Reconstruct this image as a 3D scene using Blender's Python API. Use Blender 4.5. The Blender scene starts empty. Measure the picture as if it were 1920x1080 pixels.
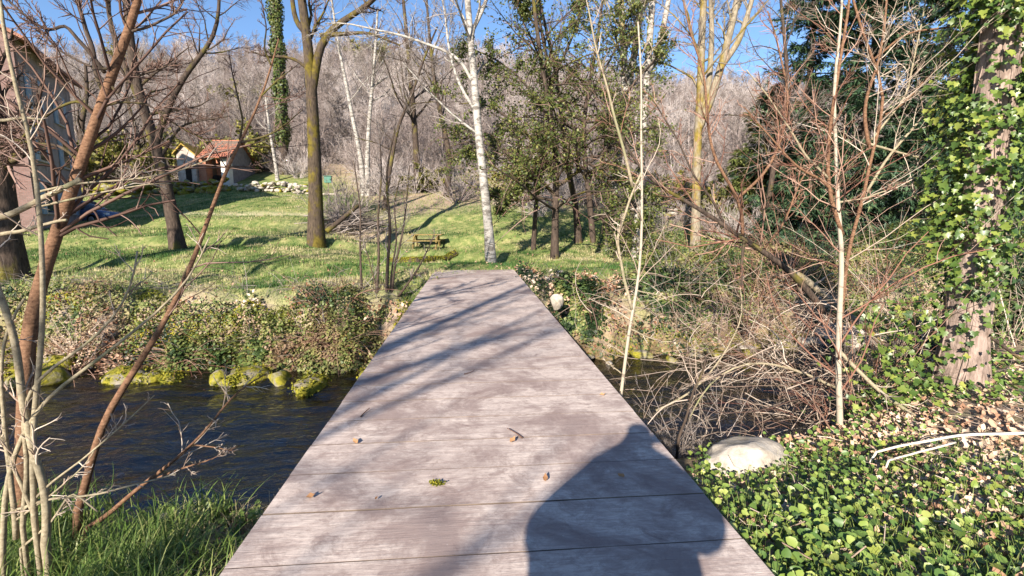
import bpy, math
import numpy as np
from mathutils import Vector

# ------------------------------------------------------------------ camera, sky, sun, exposure
scene = bpy.context.scene
C = scene.collection
RAD = math.radians
FPX, PITCH, YAW, EYE = 900.0, RAD(8.155), RAD(4.84), 1.5
cam_d = bpy.data.cameras.new('camera')
cam = bpy.data.objects.new('camera', cam_d)
C.objects.link(cam)
cam_d.sensor_width = 36.0
cam_d.lens = FPX / 1920 * 36
cam_d.clip_start = 0.05
cam_d.clip_end = 2000
cam.location = (0, 0, EYE)
cam.rotation_euler = (math.pi / 2 - PITCH, 0, -YAW)
scene.camera = cam

SUN_AZ, SUN_EL = RAD(23), RAD(24)          # azimuth the shadows run towards (from +Y to +X)
world = bpy.data.worlds.new('World')
scene.world = world
world.use_nodes = True
wn = world.node_tree
bg = wn.nodes['Background']
sky = wn.nodes.new('ShaderNodeTexSky')
sky.sky_type = 'NISHITA'
sky.sun_disc = False
sky.sun_elevation = SUN_EL
sky.sun_rotation = math.pi + SUN_AZ
sky.altitude = 1200
sky.air_density = 1.0
sky.dust_density = 0.1
sky.ozone_density = 4.0
wn.links.new(sky.outputs[0], bg.inputs['Color'])
bg.inputs['Strength'].default_value = 0.085
sun_d = bpy.data.lights.new('sun', 'SUN')
sun_d.energy = 5.0
sun_d.angle = RAD(0.55)
sun_d.color = (1.0, 0.92, 0.80)
sun = bpy.data.objects.new('sun', sun_d)
C.objects.link(sun)
sun_dir = Vector((math.sin(SUN_AZ) * math.cos(SUN_EL), math.cos(SUN_AZ) * math.cos(SUN_EL), -math.sin(SUN_EL)))
sun.rotation_euler = sun_dir.to_track_quat('-Z', 'Y').to_euler()
sun.location = (-20, -40, 30)
vs = scene.view_settings
vs.view_transform = 'Standard'
vs.look = 'None'
vs.exposure = 1.38
vs.gamma = 1.0
vs.use_curve_mapping = False
scene.cycles.max_bounces = 6
scene.cycles.transparent_max_bounces = 8
scene.cycles.use_denoising = True

rng = np.random.default_rng(7)

# ------------------------------------------------------------------ helpers
cF = np.array([math.sin(YAW) * math.cos(PITCH), math.cos(YAW) * math.cos(PITCH), -math.sin(PITCH)])
cR = np.array([math.cos(YAW), -math.sin(YAW), 0.0])
cU = np.cross(cR, cF)


def P(px, py, Y):
    """the place at distance Y along the bridge axis that the photo shows at pixel px, py"""
    d = cF + (px - 960) / FPX * cR + (540 - py) / FPX * cU
    return np.array([0, 0, EYE]) + d * (Y / d[1])


def PL(pts, Y):
    """polyline from photo measurements; Y one distance or one per point"""
    Ys = Y if hasattr(Y, '__len__') else np.linspace(Y, Y, len(pts))
    Ys = np.interp(np.linspace(0, 1, len(pts)), np.linspace(0, 1, len(Ys)), Ys)
    return np.array([P(a, b, y) for (a, b), y in zip(pts, Ys)])


def resample(pts, k):
    pts = np.asarray(pts, float)
    s = np.r_[0, np.cumsum(np.linalg.norm(np.diff(pts, axis=0), axis=1))]
    t = np.linspace(0, s[-1], k)
    out = np.stack([np.interp(t, s, pts[:, i]) for i in range(3)], 1)
    for _ in range(2):
        out[1:-1] = out[1:-1] * .5 + (out[:-2] + out[2:]) * .25
    return out


def unit(v):
    return v / np.maximum(np.linalg.norm(v, axis=-1, keepdims=True), 1e-9)


def vnoise(x, y, seed=0):
    """smooth value noise, vectorised"""
    x = np.asarray(x, float); y = np.asarray(y, float)
    xi = np.floor(x).astype(np.int64); yi = np.floor(y).astype(np.int64)
    fx = x - xi; fy = y - yi
    fx = fx * fx * (3 - 2 * fx); fy = fy * fy * (3 - 2 * fy)

    def h(a, b):
        n = (a * 374761393 + b * 668265263 + seed * 974634777) & 0x7fffffff
        n = (n ^ (n >> 13)) * 1274126177 & 0x7fffffff
        return ((n ^ (n >> 16)) & 0xffff) / 65535.0
    return (h(xi, yi) * (1 - fx) + h(xi + 1, yi) * fx) * (1 - fy) + (h(xi, yi + 1) * (1 - fx) + h(xi + 1, yi + 1) * fx) * fy


def fbm(x, y, seed=0, o=3):
    s = 0; a = .5; n = 0
    for i in range(o):
        s = s + a * vnoise(x * 2 ** i, y * 2 ** i, seed + i); n += a; a *= .5
    return s / n


class Geo:
    """collects vertices, faces and one random number per vertex; build() links it as ONE mesh object"""

    def __init__(self):
        self.V = []; self.R = []; self.F = []; self.n = 0

    def add(self, V, F, r=0.5):
        V = np.asarray(V, float).reshape(-1, 3)
        F = np.asarray(F, np.int64)
        self.V.append(V)
        self.R.append(np.broadcast_to(np.asarray(r, float), (len(V),)).copy())
        self.F.append(F + self.n)
        self.n += len(V)
        return self

    def tubes(self, pts, rads, sides=3, r=None, cap=False):
        pts = np.asarray(pts, float); rads = np.asarray(rads, float)
        if pts.ndim == 2:
            pts = pts[None]; rads = rads[None]
        N, k, _ = pts.shape
        if N == 0:
            return self
        if r is None:
            r = rng.random(N)
        T = unit(np.gradient(pts, axis=1))
        ax = unit(pts[:, -1] - pts[:, 0])
        ref = np.where(np.abs(ax[:, 2:3]) > .8, np.array([[1., .13, 0]]), np.array([[0, 0.11, 1.]]))
        ref = np.repeat(ref[:, None], k, 1)
        U = unit(np.cross(T, ref)); W = np.cross(T, U)
        a = np.arange(sides) / sides * 2 * np.pi
        ring = pts[:, :, None] + rads[:, :, None, None] * (np.cos(a)[None, None, :, None] * U[:, :, None] + np.sin(a)[None, None, :, None] * W[:, :, None])
        V = ring.reshape(-1, 3)
        i = np.arange(N)[:, None, None] * k * sides
        j = np.arange(k - 1)[None, :, None] * sides
        s = np.arange(sides)[None, None]
        s2 = (s + 1) % sides
        F = np.stack([i + j + s, i + j + s2, i + j + sides + s2, i + j + sides + s], -1).reshape(-1, 4)
        self.add(V, F, np.repeat(np.broadcast_to(r, (N,)), k * sides))
        if cap:
            base = (np.arange(N)[:, None] * k * sides + (k - 1) * sides)
            capf = base + np.arange(sides)[None]
            b0 = np.arange(N)[:, None] * k * sides + np.arange(sides)[::-1][None]
            self.F.append(np.asarray(capf) + self.n - len(V))
            self.F.append(np.asarray(b0) + self.n - len(V))
        return self

    def leaves(self, pos, nrm, up, size, tmpl, r=None):
        """tmpl = (verts (x across, y along, z out), faces); one per position"""
        tv, tf = tmpl
        tv = np.asarray(tv, float); tf = np.asarray(tf)
        N = len(pos)
        if N == 0:
            return self
        if r is None:
            r = rng.random(N)
        n = unit(np.asarray(nrm, float)); y = np.asarray(up, float)
        y = unit(y - n * np.sum(n * y, -1, keepdims=True)); x = np.cross(y, n)
        size = np.broadcast_to(np.asarray(size, float), (N,))
        V = pos[:, None] + size[:, None, None] * (tv[None, :, 0:1] * x[:, None] + tv[None, :, 1:2] * y[:, None] + tv[None, :, 2:3] * n[:, None])
        F = (np.arange(N)[:, None, None] * len(tv) + tf[None]).reshape(-1, tf.shape[1])
        return self.add(V.reshape(-1, 3), F, np.repeat(r, len(tv)))

    def box(self, c, s, rz=0.0, r=.5, tilt=0.0):
        v = np.array([[x, y, z] for z in (-.5, .5) for y in (-.5, .5) for x in (-.5, .5)]) * np.asarray(s, float)
        if tilt:
            ct, st = math.cos(tilt), math.sin(tilt)
            v = v @ np.array([[1, 0, 0], [0, ct, -st], [0, st, ct]]).T
        cz, sz = math.cos(rz), math.sin(rz)
        v = v @ np.array([[cz, -sz, 0], [sz, cz, 0], [0, 0, 1]]).T + np.asarray(c, float)
        return self.add(v, [[0, 2, 3, 1], [4, 5, 7, 6], [0, 1, 5, 4], [2, 6, 7, 3], [0, 4, 6, 2], [1, 3, 7, 5]], r)

    def mesh(self, name, smooth=True):
        V = np.concatenate(self.V); R = np.concatenate(self.R)
        me = bpy.data.meshes.new(name)
        me.vertices.add(len(V))
        me.vertices.foreach_set('co', V.astype(np.float32).ravel())
        idx = np.concatenate([f.ravel() for f in self.F])
        cnt = np.concatenate([np.full(len(f), f.shape[1]) for f in self.F])
        me.loops.add(len(idx))
        me.loops.foreach_set('vertex_index', idx.astype(np.int32))
        me.polygons.add(len(cnt))
        me.polygons.foreach_set('loop_start', np.r_[0, np.cumsum(cnt)[:-1]].astype(np.int32))
        me.polygons.foreach_set('use_smooth', np.full(len(cnt), smooth))
        at = me.attributes.new('rnd', 'FLOAT', 'POINT')
        at.data.foreach_set('value', R.astype(np.float32))
        me.update(calc_edges=True)
        me.validate()
        return me

    def build(self, name, mat, parent=None, smooth=True, origin=None):
        if origin is not None:
            self.V = [v - np.asarray(origin, float) for v in self.V]
        o = bpy.data.objects.new(name, self.mesh(name, smooth))
        o.data.materials.append(mat)
        C.objects.link(o)
        if origin is not None:
            o.location = origin
        if parent is not None:
            o.parent = parent
        return o


def tag(o, label=None, cat=None, group=None, kind=None):
    if label: o['label'] = label
    if cat: o['category'] = cat
    if group: o['group'] = group
    if kind: o['kind'] = kind
    return o


def thing(name, loc, label, cat, group=None, rz=0.0):
    o = bpy.data.objects.new(name, None)
    o.empty_display_size = .2
    C.objects.link(o)
    o.location = loc
    o.rotation_euler = (0, 0, rz)
    return tag(o, label, cat, group)


def child(geo, name, mat, root, smooth=True):
    """geometry given in world coordinates becomes a part of a thing that stands at root.location (unrotated)"""
    l = np.array(root.location)
    geo.V = [v - l for v in geo.V]
    return geo.build(name, mat, root, smooth)


# ------------------------------------------------------------------ materials
def _n(nt, t, **k):
    n = nt.nodes.new(t)
    for a, b in k.items():
        setattr(n, a, b)
    return n


def ramp(nt, fac, cols, interp='LINEAR'):
    r = _n(nt, 'ShaderNodeValToRGB')
    r.color_ramp.interpolation = interp
    e = r.color_ramp.elements
    while len(e) < len(cols):
        e.new(.5)
    for el, (p, c) in zip(e, cols):
        el.position = p
        el.color = (*c, 1)
    nt.links.new(fac, r.inputs[0])
    return r.outputs[0]


def noise(nt, scale, detail=4, rough=.55, coord=None, dist=0.0):
    n = _n(nt, 'ShaderNodeTexNoise')
    n.inputs['Scale'].default_value = scale
    n.inputs['Detail'].default_value = detail
    n.inputs['Roughness'].default_value = rough
    n.inputs['Distortion'].default_value = dist
    if coord is not None:
        nt.links.new(coord, n.inputs['Vector'])
    return n.outputs[0]


def mixc(nt, f, a, b, mode='MIX'):
    m = _n(nt, 'ShaderNodeMix', data_type='RGBA', blend_type=mode)
    for s, v in ((0, f), (6, a), (7, b)):
        if hasattr(v, 'node'):
            nt.links.new(v, m.inputs[s])
        else:
            m.inputs[s].default_value = v if s == 0 else (*v, 1)
    return m.outputs[2]


def math_n(nt, op, a, b=None, clamp=False):
    m = _n(nt, 'ShaderNodeMath', operation=op, use_clamp=clamp)
    for i, v in enumerate((a, b)):
        if v is None:
            continue
        if hasattr(v, 'node'):
            nt.links.new(v, m.inputs[i])
        else:
            m.inputs[i].default_value = v
    return m.outputs[0]


def newmat(name, rough=.85, spec=.25):
    m = bpy.data.materials.new(name)
    m.use_nodes = True
    nt = m.node_tree
    b = nt.nodes['Principled BSDF']
    b.inputs['Roughness'].default_value = rough
    b.inputs['Specular IOR Level'].default_value = spec
    return m, nt, b


def coords(nt, kind='Object', scale=None):
    t = _n(nt, 'ShaderNodeTexCoord').outputs[kind]
    if scale is None:
        return t
    mp = _n(nt, 'ShaderNodeMapping')
    mp.inputs['Scale'].default_value = scale
    nt.links.new(t, mp.inputs['Vector'])
    return mp.outputs[0]


def attr(nt, name='rnd'):
    return _n(nt, 'ShaderNodeAttribute', attribute_name=name).outputs['Fac']


def bump(nt, b, h, strength=.5, dist=.02):
    n = _n(nt, 'ShaderNodeBump')
    n.inputs['Strength'].default_value = strength
    n.inputs['Distance'].default_value = dist
    nt.links.new(h, n.inputs['Height'])
    nt.links.new(n.outputs[0], b.inputs['Normal'])


def leaf_mat(name, cols, rough=.45, transl=.25, spec=.35):
    m, nt, b = newmat(name, rough, spec)
    n = len(cols)
    c = ramp(nt, attr(nt), [(i / max(n - 1, 1), q) for i, q in enumerate(cols)])
    nt.links.new(c, b.inputs['Base Color'])
    if transl > 0:
        t = _n(nt, 'ShaderNodeBsdfTranslucent')
        nt.links.new(c, t.inputs[0])
        x = _n(nt, 'ShaderNodeMixShader')
        x.inputs[0].default_value = transl
        nt.links.new(b.outputs[0], x.inputs[1])
        nt.links.new(t.outputs[0], x.inputs[2])
        nt.links.new(x.outputs[0], nt.nodes['Material Output'].inputs[0])
    return m


def bark_mat(name, c1, c2, moss=None, moss_amt=.5, scale=(9, 9, 2.2), bs=.6, mscale=1.2):
    m, nt, b = newmat(name, .9, .15)
    co = coords(nt, 'Object', scale)
    n1 = noise(nt, 2.0, 6, .65, co, .4)
    c = ramp(nt, n1, [(.3, c1), (.68, c2)])
    if moss:
        n2 = noise(nt, mscale, 5, .6, coords(nt, 'Object', (1, 1, .6)))
        lo = .62 - moss_amt * .3
        f = ramp(nt, n2, [(lo, (0, 0, 0)), (lo + .1, (1, 1, 1))])
        n3 = noise(nt, 6, 3, .6, coords(nt))
        mc = ramp(nt, n3, [(.35, tuple(q * .55 for q in moss)), (.65, moss)])
        c = mixc(nt, f, c, mc)
    nt.links.new(c, b.inputs['Base Color'])
    bump(nt, b, n1, bs, .03)
    return m


def birch_mat(name, white=(.34, .315, .285), dark=(.05, .042, .036), amt=.5, moss=None):
    m, nt, b = newmat(name, .75, .2)
    co = coords(nt, 'Object', (1.8, 1.8, 5))
    n1 = noise(nt, 1.5, 6, .78, co, .5)
    lo = .60 - .14 * amt
    c = ramp(nt, n1, [(lo, white), (lo + .07, dark)])
    n2 = noise(nt, 3, 4, .6, coords(nt))
    c = mixc(nt, math_n(nt, 'MULTIPLY', n2, .55), c, (.33, .29, .25))
    if moss:
        n3 = noise(nt, .9, 5, .65, coords(nt))
        f = ramp(nt, n3, [(.5, (0, 0, 0)), (.6, (1, 1, 1))])
        c = mixc(nt, f, c, moss)
    nt.links.new(c, b.inputs['Base Color'])
    bump(nt, b, n1, .4, .01)
    return m


def twig_mat(name, cols, rough=.8):
    return leaf_mat(name, cols, rough, 0, .2)


M = {}
M['bark_dark'] = bark_mat('bark_dark', (.022, .016, .013), (.095, .068, .052), (.13, .11, .025), .25)
M['bark_moss'] = bark_mat('bark_moss', (.022, .017, .013), (.10, .072, .05), (.125, .095, .018), .45, mscale=1.9)
M['bark_moss2'] = bark_mat('bark_moss_pale', (.10, .08, .055), (.30, .25, .18), (.24, .175, .04), .45)
M['bark_brown'] = bark_mat('bark_brown', (.07, .034, .02), (.24, .135, .08), None, 0, (14, 14, 26), .35)
M['bark_pale'] = bark_mat('bark_pale', (.16, .125, .08), (.35, .295, .20), (.22, .22, .11), .25, (16, 16, 22), .25)
M['bark_ivy'] = bark_mat('bark_pinkish', (.10, .07, .055), (.36, .27, .225), None, 0, (7, 7, 2), .8)
M['birch'] = birch_mat('birch_bark', amt=.85)
M['birch_moss'] = birch_mat('birch_bark_mossy', amt=.9, moss=(.24, .19, .07))
M['sapling_white'] = birch_mat('sapling_bark', (.36, .30, .22), (.12, .09, .06), .45)
M['wood_bark'] = twig_mat('wood_bark', [(.16, .125, .11), (.34, .28, .26), (.26, .21, .19)])
M['wood_pale'] = twig_mat('wood_pale', [(.32, .27, .25), (.50, .435, .405)])
M['twig_brown'] = twig_mat('twig_brown', [(.05, .028, .022), (.13, .075, .056), (.25, .165, .135)])
M['twig_pale'] = twig_mat('twig_pale', [(.20, .135, .10), (.40, .31, .24), (.56, .47, .38)])
M['twig_red'] = twig_mat('twig_red', [(.10, .04, .03), (.24, .12, .08), (.38, .25, .19)])
M['twig_grey'] = twig_mat('twig_grey', [(.08, .062, .052), (.19, .155, .135), (.34, .29, .26)])
M['leaf_dark'] = leaf_mat('leaf_evergreen', [(.03, .05, .016), (.07, .10, .025), (.135, .15, .038), (.25, .235, .07)], .45, .3, .3)
M['leaf_ivy'] = leaf_mat('leaf_ivy', [(.03, .065, .014), (.075, .125, .025), (.17, .215, .038), (.34, .34, .075)], .38, .25, .45)
M['leaf_ground'] = leaf_mat('leaf_ground', [(.035, .075, .02), (.09, .16, .038), (.19, .26, .055), (.33, .36, .10)], .42, .22, .4)
M['leaf_bramble'] = leaf_mat('leaf_bramble', [(.015, .03, .012), (.05, .085, .025), (.13, .165, .045), (.24, .235, .08), (.22, .145, .085)], .5, .2, .3)
M['leaf_dead'] = leaf_mat('leaf_dead', [(.17, .08, .045), (.33, .19, .12), (.48, .33, .23), (.58, .46, .35)], .75, .1, .15)
M['needle'] = leaf_mat('needle', [(.014, .035, .02), (.035, .07, .035), (.07, .115, .05), (.16, .20, .08)], .5, .1, .35)
M['needle_yellow'] = leaf_mat('needle_yellow', [(.06, .08, .02), (.13, .15, .04), (.22, .22, .07)], .5, .15, .3)
M['grass_near'] = leaf_mat('grass_near', [(.045, .095, .02), (.10, .17, .035), (.19, .26, .06), (.36, .36, .14)], .45, .3, .3)
M['grass_lawn'] = leaf_mat('grass_lawn', [(.045, .10, .025), (.095, .165, .04), (.175, .235, .062), (.31, .315, .12), (.42, .36, .20)], .6, .25, .2)
M['moss'] = leaf_mat('moss', [(.06, .07, .012), (.15, .15, .018), (.29, .25, .028)], .85, .15, .1)
M['stick_white'] = twig_mat('stick_white', [(.46, .40, .33), (.60, .54, .46)])
M['straw'] = leaf_mat('straw', [(.36, .28, .15), (.55, .45, .27)], .7, .2, .2)

# ------------------------------------------------------------------ terrain
WATER = -2.0
CP = []
for px, py, Y in [(100, 520, 15), (400, 500, 16), (335, 465, 20), (592, 447, 22), (60, 475, 20), (200, 421, 27), (100, 421, 27), (330, 415, 29),
                  (450, 407, 30), (560, 405, 30), (450, 376, 36), (300, 395, 34), (410, 349, 43), (540, 362, 41), (300, 352, 43), (620, 362, 42),
                  (700, 470, 20), (760, 488, 18), (800, 464, 25), (918, 485, 18.7), (760, 425, 30), (850, 385, 35), (760, 350, 42), (950, 405, 29),
                  (960, 345, 40), (1040, 477, 21), (1120, 458, 24), (1200, 492, 19), (1300, 470, 22), (1450, 482, 21), (1400, 440, 30),
                  (1600, 470, 25), (1750, 460, 28), (1900, 470, 28), (200, 330, 60), (500, 300, 60), (800, 290, 60), (1100, 300, 60), (1400, 320, 60),
                  (1800, 330, 60), (200, 245, 90), (500, 240, 90), (900, 235, 90), (1300, 260, 90), (1800, 280, 90), (-300, 270, 90), (2300, 280, 90)]:
    CP.append(P(px, py, Y))
for px, py, Y in [(-600, 170, 135), (-200, 165, 135), (100, 152, 135), (300, 148, 135), (500, 148, 135), (700, 135, 140), (900, 150, 140), (1100, 182, 140),
                  (1300, 205, 140), (1500, 215, 140), (1800, 215, 140), (2300, 220, 140)]:
    q = P(px, py, Y); CP.append(q)
    CP.append(q + [0, 80, -14]); CP.append(q + [0, 190, -30])
CP += [np.array(q, float) for q in [
    (-27, 33, 1.2), (-24, 36, 1.25), (-30, 25, 1.1), (-34, 20, .8), (-40, 30, 1.6), (-60, 60, 8), (0, -3, -.12), (0, 1, -.25), (0, -9, -.1), (-1.6, 1.5, -.5), (-2.2, 3.2, -1.05),
    (-3.2, 2.6, -.85), (-5, 4, -1.3), (-3.5, 1, -.4), (-8, 4, -1.0), (-9, -2, -.3), (-20, 3, -.4), (2.2, 1.6, -.45), (2.6, 3, -.78), (3.6, 3.2, -.82), (3.4, 5.2, -1.5), (4.5, 2.5, -.6), (5.0, 4.9, -1.08), (7.2, 6.2, -1.0), (8.6, 6.5, -.85), (9.5, 7.6, -1.05), (6.3, 6.3, -1.3), (7.4, 7.3, -1.4), (10, 5.5, -.4), (12, 9, -.7), (12, 7, .1), (6, -3, -.1), (16, 3, .3), (20, 12, .4), (26, 20, .8), (-8, 13, -.3), (-14, 13, -.3), (-4, 12.8, -.22),
    (-1.5, 13, -.15), (0, 14.2, -.06), (1.8, 13.8, -.12), (4, 14.6, -.3), (7, 15.5, -.4), (10, 17, -.55), (13, 20, -.2), (0, 16, 0.0), (-25, 12, -.2), (-60, 10, .5), (60, 10, 1.5),
    (-150, 40, 14), (150, 50, 12), (40, 40, 3), (0, -15, 0), (-60, -15, 0), (60, -15, 0), (-300, 0, 20), (300, 0, 15), (-300, 320, 30), (300, 320, 20)]]
CP = np.array(CP)
_D = np.linalg.norm(CP[:, None, :2] - CP[None, :, :2], axis=-1)
_n_ = len(CP)
_A = np.zeros((_n_ + 1, _n_ + 1)); _A[:_n_, :_n_] = np.sqrt(_D ** 2 + 1.0) + np.eye(_n_) * -.15; _A[_n_, :_n_] = 1; _A[:_n_, _n_] = 1
_W = np.linalg.solve(_A, np.r_[CP[:, 2], 0])


def upper(x, y):
    x = np.asarray(x, float); y = np.asarray(y, float)
    sh = x.shape; x = x.ravel(); y = y.ravel()
    out = np.full(x.shape, _W[-1])
    for i in range(_n_):
        out += _W[i] * np.sqrt((x - CP[i, 0]) ** 2 + (y - CP[i, 1]) ** 2 + 1.0)
    return out.reshape(sh)


def y_near(x):
    return np.interp(x, [-60, -30, -8, -4, -2, 1.5, 3.2, 4.5, 5.7, 6.9, 8.3, 9.4, 10.5, 12.5, 16, 30, 60], [10, 8, 6.2, 5.7, 5.5, 5.5, 6.4, 6.4, 7.0, 7.8, 8.6, 9.0, 9.6, 10.2, 11, 14, 20])


def y_far(x):
    return np.interp(x, [-60, -30, -10.4, -7, -3, 3, 5.7, 7.5, 9, 10.5, 12.5, 16, 30, 60], [14, 12.6, 11.7, 10.9, 10.5, 11.6, 11.6, 12.2, 12.7, 12.7, 13, 14, 17.5, 24])


def sstep(t):
    t = np.clip(t, 0, 1)
    return t * t * (3 - 2 * t)


def ground(x, y):
    x = np.asarray(x, float); y = np.asarray(y, float)
    u = upper(x, y)
    wob = (fbm(x * .7, y * .7, 3) - .5) * 1.3 + (fbm(x * 2.0, y * 2.0, 9) - .5) * .9
    dn = y_near(x) - y + wob * .6
    df = y - y_far(x) + wob
    near_w = np.where(x > 2, 1.1, 1.6)
    s = np.maximum(sstep((dn + .35) / near_w), sstep((df + .25) / np.where(x < 0, 2.3, 1.4)))
    bed = WATER - .34 - .75 * sstep((-.3 - x) / 1.5) + (fbm(x * 1.3, y * 1.3, 21) - .5) * .35
    z = bed * (1 - s) + u * s
    rough = np.clip((df - 2) / 6, 0, 1)
    far = np.clip((y - 30) / 30, 0, 1)
    z = z + s * ((fbm(x * .9, y * .9, 31, 4) - .5) * .16 + (fbm(x * .25, y * .25, 37) - .5) * .3 * rough + (fbm(x * .06, y * .06, 41) - .5) * 4 * far)
    tt_ = (y + (fbm(x * .15, y * .15, 51) - .5) * 5 + .12 * x) / 5.5
    ff = tt_ - np.floor(tt_)
    z = z + .42 * (sstep((ff - .72) / .2) - ff) * sstep((df - 3.5) / 2) * sstep((34 - y) / 5) * sstep((6 - x) / 5)
    return z


def axis(lo, dlo, dhi, hi, step, g=1.09):
    a = list(np.arange(dlo, dhi, step))
    s = step; v = dhi
    while v < hi:
        a.append(v); s *= g; v += s
    a.append(hi)
    s = step; v = dlo - step
    while v > lo:
        a.insert(0, v); s *= g; v -= s
    a.insert(0, lo)
    return np.array(a)


gx = axis(-320, -13, 14, 320, .17)
gy = axis(-16, -2, 24, 330, .15, 1.045)
GX, GY = np.meshgrid(gx, gy)
GZ = ground(GX, GY)
nx, ny = len(gx), len(gy)
ii = (np.arange(ny - 1)[:, None] * nx + np.arange(nx - 1)[None]).ravel()
terr = Geo().add(np.stack([GX, GY, GZ], -1).reshape(-1, 3), np.stack([ii, ii + 1, ii + nx + 1, ii + nx], -1))


def ground(x, y):
    """height of the ground sheet (bilinear on its own grid)"""
    x = np.clip(np.asarray(x, float), gx[0], gx[-1] - 1e-6); y = np.clip(np.asarray(y, float), gy[0], gy[-1] - 1e-6)
    i = np.searchsorted(gx, x, 'right') - 1; j = np.searchsorted(gy, y, 'right') - 1
    fx = (x - gx[i]) / (gx[i + 1] - gx[i]); fy = (y - gy[j]) / (gy[j + 1] - gy[j])
    return (GZ[j, i] * (1 - fx) + GZ[j, i + 1] * fx) * (1 - fy) + (GZ[j + 1, i] * (1 - fx) + GZ[j + 1, i + 1] * fx) * fy


def lawn_mask(x, y):
    """1 on mown grass, 0 on banks, litter and wood floor"""
    df = y - y_far(x)
    g = sstep((df - np.where(x < 0, 1.0, .7) + (fbm(x * 1.1, y * 1.1, 61) - .5) * 1.6) / 1.0)
    edge = 31 + (fbm(x * .2, y * .2, 63) - .5) * 8 + np.clip(-x - 6, 0, 8) * 1.8
    g = g * (1 - sstep((y - edge) / 5))
    pile = np.exp(-(((x + 6.2) / 3.0) ** 2 + ((y - 27.5) / 3.0) ** 2))
    return np.clip(g - pile * .9, 0, 1) * sstep((16 - x + (fbm(x * .5, y * .5, 66) - .5) * 4) / 3)


gm, gnt, gb = newmat('ground_soil', .95, .1)
oc = coords(gnt)
n_big = noise(gnt, .35, 5, .6, oc); n_mid = noise(gnt, 2.2, 6, .65, oc); n_fine = noise(gnt, 14, 4, .7, oc)
grass_c = ramp(gnt, n_mid, [(.28, (.06, .10, .03)), (.46, (.13, .165, .05)), (.62, (.26, .25, .10)), (.78, (.34, .26, .16))])
lit_c = ramp(gnt, n_fine, [(.3, (.15, .095, .065)), (.5, (.32, .23, .17)), (.7, (.47, .37, .29))])
lit_g = ramp(gnt, n_mid, [(.45, (.30, .22, .165)), (.62, (.20, .22, .085))])
lit_c = mixc(gnt, .45, lit_c, lit_g)
bed_shade_c = ramp(gnt, n_mid, [(.3, (.05, .038, .02)), (.55, (.16, .115, .05)), (.75, (.30, .22, .11))])
path_c = ramp(gnt, n_fine, [(.3, (.40, .34, .20)), (.7, (.55, .48, .32))])
fg = attr(gnt, 'lawn'); f_bed_shade = attr(gnt, 'bed'); fp = attr(gnt, 'path')
col = mixc(gnt, fg, lit_c, grass_c)
col = mixc(gnt, fp, col, path_c)
col = mixc(gnt, f_bed_shade, col, bed_shade_c)
gnt.links.new(col, gb.inputs['Base Color'])
bump(gnt, gb, n_fine, .7, .05)
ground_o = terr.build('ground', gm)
tag(ground_o, kind='structure')
lm = lawn_mask(GX, GY).ravel()
path_y = 31.5 + .012 * (GX + 14) ** 2
pm = (np.exp(-((GY - path_y) / .55) ** 2) * (GX < -4) * (GX > -24) * .8).ravel()
for nm, arr in (('lawn', lm), ('bed', np.maximum(sstep((WATER + .15 - GZ) / .35), .85 * sstep((WATER + .85 + .7 * (fbm(GX * 1.4, GY * 1.4, 55) - .5) - GZ) / .5)).ravel()), ('path', pm)):  # bed: stream bed, plus painted shade of the hollows up the wet bank foot
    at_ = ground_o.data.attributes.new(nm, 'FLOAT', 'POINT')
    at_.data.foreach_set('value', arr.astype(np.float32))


def gpt(x, y, dz=0.0):
    return np.array([x, y, float(ground(np.array([x]), np.array([y]))[0]) + dz])


def on_ground(px, py, y0=2.0, y1=160):
    """where the photo's ray meets the ground"""
    Y = np.geomspace(y0, y1, 500)
    d = cF + (px - 960) / FPX * cR + (540 - py) / FPX * cU
    p = np.array([0, 0, EYE]) + d[None] * (Y / d[1])[:, None]
    h = p[:, 2] - ground(p[:, 0], p[:, 1])
    i = int(np.argmax(h < 0))
    return p[i]


# ------------------------------------------------------------------ water
wm, wt, wb = newmat('stream_water', .05, .5)
wt.nodes.remove(wb)
wc = coords(wt, 'Object', (1.0, 2.4, 1))
wn1 = noise(wt, 2.6, 5, .6, wc, 1.2)
wn2 = noise(wt, .7, 3, .5, wc, .6)
hgt = math_n(wt, 'ADD', wn1, math_n(wt, 'MULTIPLY', wn2, 1.2))
bp = _n(wt, 'ShaderNodeBump'); bp.inputs['Strength'].default_value = .5; bp.inputs['Distance'].default_value = .08
wt.links.new(hgt, bp.inputs['Height'])
gl = _n(wt, 'ShaderNodeBsdfGlossy'); gl.inputs['Roughness'].default_value = .04
wt.links.new(bp.outputs[0], gl.inputs['Normal'])
tr = _n(wt, 'ShaderNodeBsdfTransparent')
wdc = ramp(wt, attr(wt, 'depth'), [(0, (.75, .66, .50)), (.25, (.42, .31, .17)), (.5, (.17, .115, .055)), (1, (.03, .022, .012))])
wt.links.new(wdc, tr.inputs[0])
fr = _n(wt, 'ShaderNodeFresnel'); fr.inputs[0].default_value = 2.1
wt.links.new(bp.outputs[0], fr.inputs['Normal'])
mx = _n(wt, 'ShaderNodeMixShader')
wt.links.new(fr.outputs[0], mx.inputs[0]); wt.links.new(tr.outputs[0], mx.inputs[1]); wt.links.new(gl.outputs[0], mx.inputs[2])
wt.links.new(mx.outputs[0], wt.nodes['Material Output'].inputs[0])
wxs = axis(-60, -9, 10, 60, .07); wvs = np.linspace(0, 1, 120)
WX, WV = np.meshgrid(wxs, wvs)
WYY = (y_near(WX) - 1.6) * (1 - WV) + (y_far(WX) + 1.6) * WV
wav = (fbm(WX * 2.2 + WYY * .8, WYY * 4.6, 71, 3) - .5) * .095 + (fbm(WX * .9, WYY * 1.8 + WX * .3, 77, 2) - .5) * .12
k = (np.arange(119)[:, None] * len(wxs) + np.arange(len(wxs) - 1)[None]).ravel()
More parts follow.
